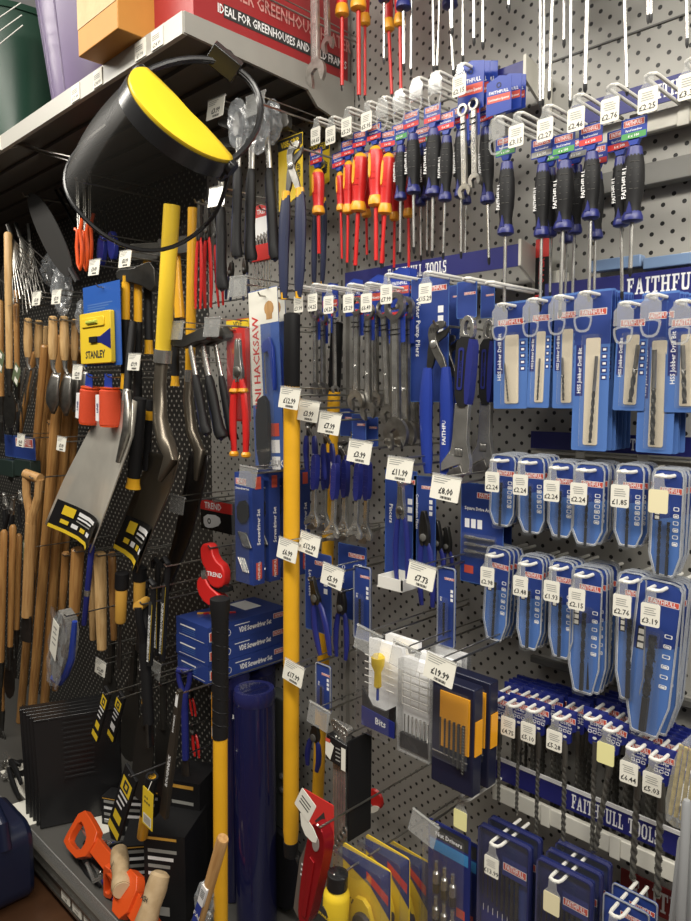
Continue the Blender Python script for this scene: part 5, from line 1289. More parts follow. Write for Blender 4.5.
for i,(a,b_,c,d,w_,Y,sg,hd,l) in enumerate(YH): tool(('yh',i),'striking_tool','hammer or axe',lambda L,W:hafted(L,W,sg,hd),a,b_,c,d,Y,'yellow and black fibreglass tool, %s' % l,'yellow and black hafted tools',wpx=w_,yaw=.5)
# ---- shovels
def ribbon(mb,left,right,m,bulge,K=10,N=8,nrm=None):
    vs=[];fs=[]
    for j in range(K+1):
        t=j/K*(len(left)-1); a=min(int(t),len(left)-2); f=t-a
        Lp=left[a].lerp(left[a+1],f); Rp=right[a].lerp(right[a+1],f)
        for i in range(N+1):
            s=i/N; q=4*s*(1-s); vs.append(Lp.lerp(Rp,s)+nrm*(bulge*q))
    for j in range(K):
        for i in range(N): fs.append((j*(N+1)+i,j*(N+1)+i+1,(j+1)*(N+1)+i+1,(j+1)*(N+1)+i))
    mb.add(vs,fs,m); return vs
def shovel(label,hand,neck,lp,rp,Ys,m,mneck,bulge,handm,lab,key,segs=None):
    """hand: (px,py,px,py,Y,w); neck: image points from ferrule to blade; lp/rp: blade outline left and right, top to foot"""
    o=at(neck[0][0],neck[0][1],neck[0][2]); r=empty('shovel'); r.location=o; X=Matrix.Translation(-o)
    a=at(hand[0],hand[1],hand[4]); c=at(hand[2],hand[3],neck[0][2]); R=.5*hand[5]*depth(c)/F_PX
    MB(X).tube([a,a.lerp(c,.5),c],[R,R,R*.98],handm,18).build('shaft',r)
    MB(X).tube([c+(c-a).normalized()*-.006,c+(c-a).normalized()*.028],R*1.12,M_steel,18).build('ferrule',r)
    pts=[at(p[0],p[1],p[2]) for p in neck]; rs=[.5*p[3]*depth(q)/F_PX for p,q in zip(neck,pts)]
    MB(X).tube(pts,rs,mneck,14,flat=.8).build('neck',r,smooth=60)
    Lw=[at(p[0],p[1],y) for p,y in zip(lp,Ys[0])]; Rw=[at(p[0],p[1],y) for p,y in zip(rp,Ys[1])]
    n=(Rw[1]-Lw[1]).cross(Lw[-1]-Lw[0]).normalized()
    if n.dot(CAM-Lw[0])<0: n=-n
    b=MB(X); ribbon(b,Lw,Rw,m,bulge,nrm=n); b.build('blade',r,solid=.003,smooth=60)
    # printed label wrapped over the foot of the blade
    if lab:
        K=len(Lw)-1; f0=lab
        L1=[Lw[-2].lerp(Lw[-1],f0),Lw[-1]]; R1=[Rw[-2].lerp(Rw[-1],f0),Rw[-1]]
        s=MB(X); L1=[p.lerp(q,.06) for p,q in zip(L1,R1)]; R1=[q.lerp(p,.06) for p,q in zip(L1,R1)]
        ribbon(s,[p+n*.003 for p in L1],[p+n*.003 for p in R1],M_black,bulge*.92,K=3,nrm=n)
        e=lambda u0,u1,v0,v1,mm,h=.0045:[ribbon(s,[L1[0].lerp(L1[1],v0).lerp(R1[0].lerp(R1[1],v0),u0)+n*h,L1[0].lerp(L1[1],v1).lerp(R1[0].lerp(R1[1],v1),u0)+n*h],[L1[0].lerp(L1[1],v0).lerp(R1[0].lerp(R1[1],v0),u1)+n*h,L1[0].lerp(L1[1],v1).lerp(R1[0].lerp(R1[1],v1),u1)+n*h],mm,0,K=1,N=1,nrm=n)]
        def bow(u): return .0035+bulge*.92*4*u*(1-u)
        for (u0,u1,v0,v1,mm) in [(.12,.30,.10,.42,M_yelcard),(.36,.6,.12,.24,M_white),(.6,.8,.12,.24,M_white),(.36,.56,.30,.36,M_white),(.56,.72,.30,.36,M_white),(.36,.7,.42,.46,M_inkg),(.02,.25,.88,1.0,M_yelcard),(.25,.5,.88,1.0,M_yelcard),(.5,.75,.88,1.0,M_yelcard),(.75,.98,.88,1.0,M_yelcard)]+[(.14+i*.17,.26+i*.17,.58,.72,M_yelcard if i%2==0 else M_white) for i in range(4)]:
            mu=(u0+u1)/2; L0=lambda u,v:L1[0].lerp(L1[1],v).lerp(R1[0].lerp(R1[1],v),u)+n*(bow(u)+.0035)
            s.add([L0(u0,v0),L0(u1,v0),L0(u1,v1),L0(u0,v1)],[(0,1,2,3)],mm)
        s.build('printed_label',r,smooth=0)
    if segs:
        g=MB(X); g.tube([a.lerp(c,segs[0]),a.lerp(c,segs[1])],R*1.04,segs[2],16); g.build('shaft_print',r)
    tag(r,label,'shovel','shovels on the pegboard')
M_shdark=mat('dark_shovel_steel',(.19,.165,.13),.32,.8,0,.25,10)
shovel('silver shovel with bright steel blade and black and yellow foot label',(133,322,127,392,-.30,8),[(127,392,-.34,9),(128,405,-.35,10),(127,430,-.36,12),(118,462,-.37,6)],
  [(113,397),(95,420),(66,475),(45,524)],[(133,400),(131,440),(110,500),(90,553)],[(-.30,-.32,-.34,-.36),(-.40,-.42,-.42,-.42)],M_mirror,M_satin,-.045,M_black,.45,'s1')
shovel('dark steel shovel with thick yellow shaft and labelled foot',(172,205,163,352,-.34,16),[(162,352,-.34,14),(160,385,-.345,15),(160,420,-.35,17),(166,442,-.36,20),(172,458,-.37,19),(160,480,-.37,6)],
  [(150,452),(144,470),(128,510),(113,546)],[(180,455),(172,485),(155,525),(136,573)],[(-.30,-.30,-.31,-.32),(-.40,-.40,-.40,-.40)],M_shdark,M_shdark,-.03,M_yellow2,.12,'s2')
shovel('black shovel hung edge on behind the dark steel one',(193,208,190,372,-.24,10),[(190,372,-.24,11),(188,400,-.245,12),(192,432,-.25,13),(200,452,-.26,14),(196,480,-.26,5)],
  [(190,452),(186,480),(176,530),(160,590)],[(208,456),(204,485),(190,540),(165,594)],[(-.24,-.24,-.24,-.24),(-.29,-.29,-.29,-.29)],mat('black_shovel_steel',(.02,.018,.018),.4,.4),M_shdark,-.02,M_yellow,None,'s3')
# ---- things round the poles
for i,(px,py,tl,w_,h_) in enumerate([(2,352,.5,.05,.075),(18,366,.6,.055,.07),(26,542,.15,.05,.075)]):
    A=at(px,py,-.37)
    def gt(r):
        c=MB(); c.prism(rrect(-w_/2,-h_,w_/2,0,.002,2),0,.001,mat('olive_tag',(.12,.15,.08),.6)); c.rect(-w_*.35,-h_*.35,w_*.1,-h_*.1,-.0004,M_paper); c.rect(-w_*.1,-h_*.92,w_*.4,-h_*.65,-.0004,M_paper); c.build('tag',r,smooth=0)
    place(('gt',i),'swing_tag','tag',gt,A,'olive green swing tag with white barcode, %s' % ['at the left edge','overlapping the thick pale handle','on the D handled spade'][i],'olive swing tags',rot=(0,tl,0))
for k in range(3): card_at(4,34,436,458,-.28+k*.05,lambda w,h: plain_card(w,h,'',icons=False),'small_tool_card','card','small navy tool card at far left above black cases, %s' % back(k),'small navy cards at left',key='stc')
for i,(x0,x1,y0,y1) in enumerate([(2,17,457,473),(19,35,457,474)]): card_at(x0,x1,y0,y1,-.27,lambda w,h:(lambda r: MB().prism(rrect(-w/2,-h,w/2,0,.004,2),-.02,.02,mat('dark_green_case',(.02,.035,.03),.4)).build('case',r,bevel=.002)),'small_case','case','small dark green case under the navy cards, %s' % ['left','right'][i],'dark green cases')
def secateur(L,W):
    def b(r):
        combo(L,W,M_black,True,False)(r)
    return b
for i,(a,b_,c,d) in enumerate([(4,492,10,540),(14,496,6,545),(20,490,24,528),(4,395,8,440),(16,398,14,436),(30,545,30,590)]): tool(('sec',i),'hand_secateurs','secateurs',secateur,a,b_,c,d,-.26-.02*(i%3),'steel secateurs among the wooden handles, %s' % ['lower first','lower second','lower third','upper first','upper second','beside the spade tag'][i],'steel secateurs',wpx=11,yaw=.3)
# wrapped brush with blue back, blue pole
def brush(L,W):
    def b(r):
        m=MB(); m.prism(ease([(-W*.42,0),(W*.40,-L*.04),(W*.45,-L*.55),(W*.1,-L*.92),(-W*.1,-L*.95),(-W*.45,-L*.7)],1),-.02,.02,mat('grey_bristle',(.26,.25,.23),.7,0,1,.6,200,stretch=(6,1,.4))); m.build('bristles',r)
        f=MB(); f.tube([(W*.44,0,-L*.02),(W*.50,0,-L*.5),(W*.28,0,-L*.78),(0,0,-L*.97),(-W*.4,0,-L*1.02)],[.008,.011,.011,.012,.014],M_clip,8); f.build('blue_back',r)
        c=MB(); c.prism([(-W*.28,-L*.12),(W*.12,-L*.14),(W*.10,-L*.62),(-W*.32,-L*.56)],-.030,-.029,M_paper)
        for i in range(4): c.rect(-W*.2,-L*(.22+i*.07),W*.02,-L*(.20+i*.07),-.0305,M_inkg)
        c.build('paper_label',r,smooth=0)
        g=MB(); rnd=random.Random(4); vs=[];fs=[]; N=12; K=10
        for j in range(K+1):
            for i in range(N+1): x=(i/N-.5)*W*1.0; z=-L*j/K; vs.append((x*(1-.35*(j/K)**3),-.026+rnd.uniform(-.006,.006),z))
        for j in range(K):
            for i in range(N): fs.append((j*(N+1)+i,j*(N+1)+i+1,(j+1)*(N+1)+i+1,(j+1)*(N+1)+i))
        g.add(vs,fs,M_bag); g.build('polythene_wrap',r,smooth=0)
    return b
tool('brush','hand_brush','brush',brush,68,612,60,684,-.42,'polythene wrapped grey brush with blue back and paper label',wpx=36)
tool('bpole','blue_pole','pole',lambda L,W:pole(L,W,M_bluegrip,(.55,.62,M_steel)),92,545,84,625,-.40,'slim blue metal pole above the wrapped brush',wpx=6)
# chisels, D handles, pry bars
def chisel(L,W):
    def b(r):
        R=W/2; MB().lathe([(R*.8,0),(R*1.15,-.004),(R*1.15,-L*.16),(R*.9,-L*.18)],M_black,14).build('cap',r); MB().lathe([(R*.9,-L*.17),(R,-L*.2),(R*.95,-L*.5),(R*.8,-L*.52)],mat('amber_plastic',(.62,.34,.06),.35),14).build('amber_grip',r)
        MB().tube([(0,0,-L*.51),(0,0,-L*.62),(0,0,-L)],[R*.55,R*.4,R*.7],M_darksteel,10,flat=.5).build('steel_shank',r)
    return b
tool('ch1','bolster_chisel','chisel',chisel,122,572,119,668,-.33,'amber gripped chisel with black cap, left of two','amber gripped chisels',wpx=12)
tool('ch2','bolster_chisel','chisel',chisel,140,566,138,650,-.30,'amber gripped chisel with black cap, right of two','amber gripped chisels',wpx=12)
tool('dh2','short_spade','spade',lambda L,W:dhandle(L,W,M_black,mat('amber_plastic',(1,1,1))),142,601,150,745,-.36,'short black spade with amber cross grip among the pry bars',wpx=24,yaw=-.9)
def pry(L,W,bar=True):
    def b(r):
        R=W/2; m=MB(); m.tube([(-R*3,0,-L*.10),(-R*3,0,-L*.03),(-R*1.6,0,0),(0,0,-L*.03),(0,0,-L*.12),(0,0,-L)],[R*.7,R*.8,R*.9,R,R,R*.95],M_black,10); m.build('bar',r)
        t=MB(); t.rect(-R*.75,-L*.9,R*.75,-L*.22,-R*1.02,M_ink); 
        t.vtext('ROUGHNECK',R*1.5,0,-L*.55,-R*1.06,M_white,.03); t.vtext('ROUGHNECK',R*1.3,0,-L*.80,-R*1.06,M_white,.03); t.rect(R*.8,-L*.92,R*.95,-L*.25,-R*1.0,M_yelcard); t.build('label',r,smooth=0)
    return b
for i,(a,b_,c,d,w_,Y) in enumerate([(154,582,150,665,6.5,-.37),(168,560,162,660,6.5,-.34),(158,560,157,655,5.5,-.28),(146,575,142,680,5.5,-.26)]):
    tool(('pry',i),'pry_bar','pry bar',lambda L,W:pry(L,W),a,b_,c,d,Y,'black pry bar with vertical white lettering, %s' % ['front left','front right','behind, centre','behind, leftmost'][i],'black pry bars',wpx=w_,yaw=.1)
tool('ypole','yellow_haft','tool handle',lambda L,W:pole(L,W,M_yellow,(.82,1.0,M_black)),146,664,144,712,-.36,'short yellow haft below the pry bars',wpx=6)
def spade_blade(L,W,m=None,lab=True):
    m=m or M_blackgl
    def b(r):
        MB().tube([(0,0,0),(0,0,-L*.40)],[W*.13,W*.16],m,10).build('socket',r)
        g=MB(); g.prism(ease([(-W*.16,-L*.32),(W*.16,-L*.32),(W*.45,-L*.42),(W*.5,-L*.9),(W*.3,-L),(-W*.3,-L),(-W*.5,-L*.9),(-W*.45,-L*.42)],1),-.002,.002,m); g.build('blade',r)
    return b
for i,(a,b_,c,d,w_,Y,m) in enumerate([(150,672,140,800,30,-.34,mat('grey_black_steel',(.035,.034,.03),.35,.4)),(163,680,165,800,26,-.28,mat('grey_black_steel',(1,1,1))),(135,640,128,760,26,-.22,mat('grey_black_steel',(1,1,1))),(112,640,108,740,24,-.18,mat('grey_black_steel',(1,1,1)))]):
    tool(('sb',i),'digging_spade','spade',lambda L,W:spade_blade(L,W,m),a,b_,c,d,Y,'dark spade blade hanging over the base shelf, %s' % ['front','second, to the right','third, in shade','deepest in shade'][i],'dark spade blades',wpx=w_,yaw=.2)
def sheath(L,W,ft=True):
    def b(r):
        m=MB(); m.prism(ease([(-W*.5,0),(W*.5,0),(W*.5,-L*.9),(0,-L),(-W*.5,-L*.9)],0),-.004,.004,M_black); m.build('sleeve',r,bevel=.001)
        t=MB(); t.rect(-W*.38,-L*.30,W*.38,-L*.12,-.0045,M_yelcard); t.ring(rrect(-W*.2,-L*.27,W*.2,-L*.15,.002,1),rrect(-W*.1,-L*.24,W*.1,-L*.18,.001,1),-.0050,-.0046,M_ink)
        for i in range(3): t.rect(-W*.34,-L*(.36+i*.08),W*(.34-.1*i),-L*(.33+i*.08)+.0,-.0045,M_white)
        t.rect(-W*.3,-L*.72,W*.3,-L*.60,-.0045,M_white if not ft else M_yelcard); t.rect(-W*.46,-L*.90,W*.46,-L*.80,-.0045,M_yelcard); t.build('label_print',r,smooth=0)
    return b
for i,(a,b_,c,d,w_,Y) in enumerate([(108,690,94,742,13,-.42),(122,694,110,742,14,-.38),(132,772,112,838,24,-.44)]): tool(('sh',i),'black_tool_sleeve','sleeve',lambda L,W:sheath(L,W,i!=1),a,b_,c,d,Y,'black cardboard tool sleeve with yellow and white print, %s' % ['upper left','upper right','large, low by the yellow tag'][i],'black printed sleeves',wpx=w_)
# navy fork handle, lettered dark bar, red bits
tool('bd','navy_handled_spade','spade',lambda L,W:dhandle(L,W,M_bluegrip,M_bluegrip),184,668,186,775,-.30,'navy handled spade beside the stacked boxes',wpx=16,yaw=.5)
def lbar(L,W):
    def b(r):
        R=W/2; m=MB(); m.prism([(-R*.5,0),(R*.5,0),(R,-L*.5),(R*1.05,-L),(-R*1.05,-L),(-R,-L*.5)],-.006,.006,mat('dark_brown_steel',(.05,.042,.033),.4,.3)); m.build('flat_bar',r,bevel=.001)
        t=MB(); t.vtext('ROUGHNECK',R*1.1,0,-L*.62,-.0065,M_white,.03); t.rect(-R*.4,-L*.12,R*.4,-L*.02,-.0065,M_white); t.vtext('ROUGHNECK',R*.6,0,-L*.25,-.0065,M_white,.03); t.build('lettering',r,smooth=0)
    return b
tool('lb','wrecking_bar','pry bar',lbar,180,690,164,816,-.40,'dark flat wrecking bar with vertical white lettering, leaning',wpx=11)
for i,(a,b_,c,d,w_) in enumerate([(190,688,194,716,8),(193,722,197,757,10)]): tool(('rb',i),'red_clamp','clamp',lambda L,W:combo(L,W,M_vdered,i==1),a,b_,c,d,-.2,'small red clamp in shade behind the navy handled spade, %s' % ['upper','lower'][i],'small red clamps',wpx=w_)
# ================================================================ ON THE BASE SHELF
P1=atz(44,829,BZ); P2=atz(122,812,BZ)
def scoop(r):
    w=(P2-P1).length; h=.37
    m=MB(); m.prism(ease([(-.01,0),(w*.98,0),(w+.01,h),(-.02,h)],0),-.002,.002,M_blackgl)
    m.box(-.012,-.002,0,-.008,.055,h,M_blackgl); m.box(w,-.002,0,w+.004,.055,h,M_blackgl); m.box(-.02,-.004,h-.006,w+.01,.03,h+.002,M_blackgl); m.build('pan',r,bevel=.002)
    s=MB()
    for i in range(13): s.box(w*.28,-.006,h*.42+i*.017,w*.66,-.002,h*.42+i*.017+.006,M_blackgl)
    s.box(w*.26,-.006,h*.40,w*.28,-.002,h*.88,M_blackgl); s.box(w*.66,-.006,h*.40,w*.68,-.002,h*.88,M_blackgl); s.build('slotted_grille',r)
d=(P2-P1); ang=math.atan2(d.y,d.x)
for k in range(5):
    place('scoop','leaf_scoop','scoop',scoop,(P1.x-.030*k,P1.y+.0*k,BZ+.003),'black plastic leaf scoop with slotted grille on base shelf, %s' % ['front of the nest','second in the nest','third in the nest','fourth in the nest','rearmost of the nest'][k],'nested black leaf scoops',rot=(-.05,0,ang))
for i,(x0,y0,x1,y1,w_,m) in enumerate([(0,772,26,800,.10,M_paper),(80,812,100,836,.06,M_paper),(12,805,24,828,.05,M_paper)]):
    A=atz(x0,y0,BZ); B=atz(x1,y1,BZ)
    q=MB(); dd=(B-A).normalized(); n=Vector((-dd.y,dd.x,0))*w_
    q.add([A+Vector((0,0,.001)),B+Vector((0,0,.001)),B+n+Vector((0,0,.001)),A+n+Vector((0,0,.001)),A+Vector((0,0,.003)),B+Vector((0,0,.003)),B+n+Vector((0,0,.003)),A+n+Vector((0,0,.003))],[(0,3,2,1),(4,5,6,7),(0,1,5,4),(1,2,6,5),(2,3,7,6),(3,0,4,7)],m)
    tag(q.build('paper_sheet'),'white paper sheet lying on the base shelf, %s' % ['at the left edge','just right of the leaf scoops','in front of the leaf scoops'][i],'paper','loose paper on the base shelf')
def lay(key,name,cat,mk,a,b,z,label,group=None,wpx=10,zb=None,yaw=0):
    A=atz(a[0],a[1],BZ+z); B=atz(b[0],b[1],BZ+(z if zb is None else zb)); L=(B-A).length
    return place(key,name,cat,mk(L,wpx*depth(A)/F_PX),A,label,group,rot=aim(A,B,yaw))
for i,(a,b_,z) in enumerate([((0,762),(22,770),.03),((4,752),(20,790),.05),((2,778),(26,764),.02)]): lay(('shear',i),'garden_shears','shears',lambda L,W:combo(L,W,M_black,True,False),a,b_,z,'steel shears lying at the left end of the base shelf, %s' % ['lowest','topmost','in the middle'][i],'steel shears on base shelf',wpx=16)
# orange caulking gun
def caulk(L,W):
    def b(r):
        R=W*.5
        g=MB(); g.ring(ease([(-R*1.1,-L*.01),(-R*.6,0),(R*1.2,-L*.01),(R*1.1,-L*.16),(R*.9,-L*.26),(-R*.9,-L*.24)],1),ease([(-R*.75,-L*.05),(-R*.4,-L*.035),(R*.6,-L*.05),(R*.5,-L*.12),(R*.2,-L*.19),(-R*.6,-L*.18)],1),-.018,.006,M_orange); g.build('grip_frame',r,bevel=.002)
        b2=MB(); b2.prism([(-R*.2,-L*.2),(R*.7,-L*.2),(R*.75,-L*.62),(-R*.1,-L*.62)],-.012,.006,M_orange); b2.prism(ease([(-R*1.0,-L*.60),(R*1.1,-L*.58),(R*1.2,-L*.72),(-R*.9,-L*.74)],1),-.022,.008,M_orange); b2.prism([(-R*.6,-L*.72),(R*.6,-L*.72),(R*.4,-L),(-R*.6,-L)],-.012,.006,M_orange); b2.build('cradle',r,bevel=.002)
        t=MB(); t.tube([(R*.05,.012,-L*.02),(R*.05,.012,-L*1.05)],.004,M_steel,8); t.tube([(-R*.9,.010,-L*.22),(-R*1.2,.012,-L*.34),(-R*.7,.012,-L*.38)],.006,M_steel,8); t.build('push_rod',r)
    return b
lay('cg','caulking_gun','caulking gun',caulk,(76,826),(165,943),.08,'orange caulking gun lying along the front of the base shelf',wpx=32,yaw=.5)
lay('cg2','caulking_gun','caulking gun',caulk,(108,878),(150,903),.05,'second orange caulking gun crosswise under the wooden handles',wpx=30,yaw=.2)
def stub(L,W):
    def b(r):
        R=W/2; MB().lathe([(R*.6,0),(R*.9,-.006),(R,-L*.3),(R*.88,-L*.6),(R*1.08,-L*.92),(R*.98,-L)],mat('pale_knotty_wood',(.56,.42,.25),.55,0,.2,0,30,col2=(.44,.31,.17)),18).build('handle',r)
        t=MB(); t.text('ASH',R*.6,0,-L*.5,-R*1.0,M_ink,.02); t.build('stamp',r); e=MB(); e.lathe([(R*.9,-L-.001),(R*.9,-L-.003)],mat('end_grain',(.66,.52,.32),.6),16); e.build('end_grain',r)
    return b
tool('st1','wooden_tool_handle','tool handle',stub,119,850,122,890,-.40,'short pale wooden handle on the orange tool, upper left','short wooden handles',wpx=18,Y1=-.47)
tool('st2','wooden_tool_handle','tool handle',stub,161,872,144,930,-.44,'short pale wooden handle on the orange tool, lower right','short wooden handles',wpx=22,Y1=-.50)
A=at(125,862,-.33); place('bagl9','polythene_bag','bag',bag(.06,.05,.05,33),A,'clear polythene bag over the orange caulking gun',rot=(.3,.5,0))
A=at(207,900,-.42); place('bagl8','polythene_bag','bag',bag(.03,.03,.05,34),(A.x,A.y,A.z),'small crumpled clear bag left of the yellow shaft')
def bcase(w,d,h,txt):
    def b(r):
        t=MB().box(-w/2,-d/2,0,w/2,d/2,h,M_black)
        for i in range(4): t.rect(-w*.4,h*.80-i*.022,w*(.3-.08*i),h*.80-i*.022+.010,-d/2-.0006,M_white if i%2 else M_inkg)
        t.rect(-w*.46,h*.94,w*.30,h*.97,-d/2-.0006,mat('amber_plastic',(.62,.34,.06),.35)); t.rect(-w*.4,h*.1,w*.1,h*.2,-d/2-.0006,M_inkg); t.build('carton',r,smooth=0)
    return b
for i,(px,py,w_,d_,h_,rz,l) in enumerate([(178,905,.12,.16,.26,.6,'tall, left of the yellow shaft'),(150,868,.14,.14,.12,.9,'behind the wooden handles'),(196,880,.10,.12,.34,.5,'tallest, behind the wooden hammer shaft'),(150,828,.16,.10,.16,.7,'behind the yellow tag'),(185,842,.14,.08,.22,.4,'at the foot of the wrecking bar'),(120,822,.10,.06,.10,.5,'low, right of the leaf scoops')]):
    A=atz(px,py,BZ); place(('bc',i),'black_carton','carton',bcase(w_,d_,h_,''),(A.x,max(min(A.y,-.09),-.40),BZ+.001),'black printed tool carton on base shelf, %s' % l,'black cartons on the base shelf',rot=(0,0,rz))
def ytag(L,W):
    def b(r):
        t=MB(); t.prism(rrect(-W/2,-L,W/2,0,.002,2),0,.001,M_yelcard); t.rect(-W*.38,-L*.95,W*.38,-L*.68,-.0004,M_paper)
        for i in range(8): t.rect(-W*.3+i*W*.08,-L*.92,-W*.27+i*W*.08,-L*.72,-.0007,M_ink)
        for i in range(3): t.ring(circ(-W*.25+i*W*.2,-L*.36,W*.07,8),circ(-W*.25+i*W*.2,-L*.36,W*.03,8),-.0006,-.0003,M_ink)
        for i in range(2): t.ring(circ(-W*.25+i*W*.2,-L*.24,W*.06,8),circ(-W*.25+i*W*.2,-L*.24,W*.03,8),-.0006,-.0003,M_ink)
        t.build('card',r,smooth=0); s=MB(); s.tube([(0,0,-.002),(0,.01,.02)],.001,M_whitep,5); s.build('tie',r)
    return b
tool('yt','yellow_swing_tag','tag',ytag,148,790,147,827,-.46,'yellow swing tag with barcode above the orange tool',wpx=20)
tool('yh9','yellow_haft','tool handle',lambda L,W:pole(L,W,M_yellow,(.0,.6,M_black)),152,776,142,838,-.43,'yellow haft end poking out below the yellow tag',wpx=12)
def vbr(r):
    m=MB(); m.add([(0,0,0),(.05,-.05,0),(.05,-.05,.14),(0,0,.13),(-.06,-.03,0),(-.06,-.03,.15)],[(0,1,2,3),(0,3,5,4)],M_grey); m.build('folded_sheet',r,solid=.003)
A=atz(165,900,BZ); place('vbr','angle_bracket','bracket',vbr,(A.x+.01,-.30,BZ+.001),'folded grey steel bracket below the wrecking bar')
# ---- navy jerrycan on the floor
def jerry(r):
    m=mat('navy_polythene',(.008,.012,.034),.3); w,d,h=.27,.17,.25
    b=MB(); o=rrect(-w/2,0,w/2,h,.06,6); b.prism(o,-d/2,d/2,m); b.build('body',r,bevel=.02)
    a=MB(); a.tube([(-.09,0,h-.01),(-.06,0,h+.045),(.04,0,h+.055),(.11,0,h+.02),(.125,0,h-.05)],[.02,.017,.017,.018,.02],m,12); a.build('handle',r)
    c=MB(Matrix.Translation((-.10,0,h-.005))); c.lathe([(.03,0),(.03,.03),(.026,.035)],m,18); c.build('cap',r)
A=at(6,870,-.625); place('jerry','jerrycan','container',jerry,(A.x-.11,-.63,0),'navy plastic jerrycan with arched handle on the floor, bottom left')
# ================================================================ CENTRE BOTTOM
def case(w,d,h,kind):
    def b(r):
        body={'clear':M_clear2,'drill':M_clear2,'orange':M_carddk}[kind]
        if kind=='orange':
            m=MB(); m.box(-w/2,0,-h,w/2,d,0,mat('dark_navy_case',(.012,.014,.035),.3)); m.build('case',r,bevel=.003)
            o=MB(); o.box(-w*.28,-.003,-h*.62,w*.42,-.0005,-h*.10,M_vdeyel); o.box(w/2+.0003,d*.15,-h*.62,w/2+.002,d*.9,-h*.30,M_vdeyel); o.build('amber_rack',r)
            for i in range(6):
                q=MB(); L=h*(.30+.03*i); q.twist(L,.0018+.0004*i,8,M_darksteel,z0=0); t=q.build('drill_bit',r); t.location=(-w*.22+i*w*.11,-.008,-h*.34)
            q=MB(); q.tube([(-w*.42,-.006,-h*.68),(w*.42,-.006,-h*.68)],.0015,M_steel,6); q.build('hinge_wire',r)
            MB().box(-w*.47,-.016,-h*.72,w*.47,-.0145,-h*.04,M_clear).build('lid',r)
        elif kind=='drill':
            m=MB(); m.box(-w/2,d*.5,-h,w/2,d,0,mat('grey_frosted_case',(.15,.15,.145),.35)); m.box(-w/2,0,-h,-w/2+.003,d,0,M_clear2); m.box(w/2-.003,0,-h,w/2,d,0,M_clear2); m.box(-w/2,0,-h,w/2,d,-h+.003,M_clear2); m.build('case',r)
            for i in range(7):
                q=MB(); q.twist(h*.22+i*.004,.0015+.0003*i,8,M_satin,z0=0); t=q.build('drill_bit',r); t.location=(-w*.36+i*w*.12,d*.3,-h*.60)
            g=MB()
            for i in range(6): g.tube([(-w*.4,.004,-h*(.08+i*.08)),(w*.4,.004,-h*(.08+i*.08))],.0012,M_whitep,5)
            for i in range(4): g.tube([(-w*.4+i*w*.26,.004,-h*.08),(-w*.4+i*w*.26,.004,-h*.48)],.0012,M_whitep,5)
            g.build('divider',r); MB().box(-w*.45,d*.1,-h*.96,w*.45,d*.4,-h*.80,M_blackgl).build('base_label',r)
            MB().box(-w/2,-.001,-h,w/2,.0005,0,M_clear).build('lid',r)
        else:
            m=MB(); m.box(-w/2,d*.6,-h,w/2,d,0,mat('grey_frosted_case',(1,1,1))); m.prism([(-w/2,-h*.98),(w/2,-h*.98),(w/2,-h*.62),(w*.2,-h*.72),(-w*.2,-h*.72),(-w/2,-h*.55)],-.002,.002,M_blackgl); m.prism([(-w/2,-h*.98),(w/2,-h*.98),(w/2,-h*.80),(-w/2,-h*.76)],-.004,-.002,M_hdr); m.text('Bits',w*.22,w*.1,-h*.90,-.0045,M_white,.02); m.build('case',r)
            s=MB(); s.lathe([(w*.10,0),(w*.16,-.006),(w*.15,-h*.12),(w*.08,-h*.2),(w*.09,-h*.36),(w*.05,-h*.38)],M_yelcard,14,Matrix.Translation((0,-.004,-h*.10))); s.tube([(0,-.004,-h*.46),(0,-.004,-h*.62)],.003,M_clip,8); s.build('yellow_driver',r)
            g=MB()
            for i in range(5): g.tube([(w*.22,.0,-h*(.16+i*.08)),(w*.44,.0,-h*(.16+i*.08))],.0012,M_whitep,5); g.tube([(-w*.44,.0,-h*(.16+i*.08)),(-w*.22,.0,-h*(.16+i*.08))],.0012,M_whitep,5)
            g.build('divider',r); MB().box(-w/2,-.022,-h,w/2,-.0205,0,M_clear).build('lid',r)
    return b
for kind,x0,x1,y0,y1,n,l in [('clear',363,396,645,733,2,'clear case with yellow driver'),('drill',398,431,664,758,3,'clear drill case with dividers'),('orange',432,474,683,790,2,'navy drill case with amber rack')]:
    A=at((x0+x1)/2,y0,-.27); w=at(x1,y0,-.27).x-at(x0,y0,-.27).x; h=A.z-at((x0+x1)/2,y1,-.27).z
    for k in range(n): place(('case',kind),'tool_case','case',case(w,.030,h,kind),(A.x,-.27+k*.052,A.z-.002*k),'%s hanging at low centre, %s' % (l,back(k)),'cased bit sets '+kind,rot=(0,.01,0))
plate(372,630,-.33,'','at the clear case with yellow driver',clearp=True,tilt=.15); plate(409,646,-.33,'','at the clear drill case',clearp=True,tilt=.15)
plate(444,657,-.33,'£19.99','over the navy drill case with amber rack',tilt=.12)
plate(428,817,-.28,'','over the socket driver pack',clearp=True,tilt=.2)
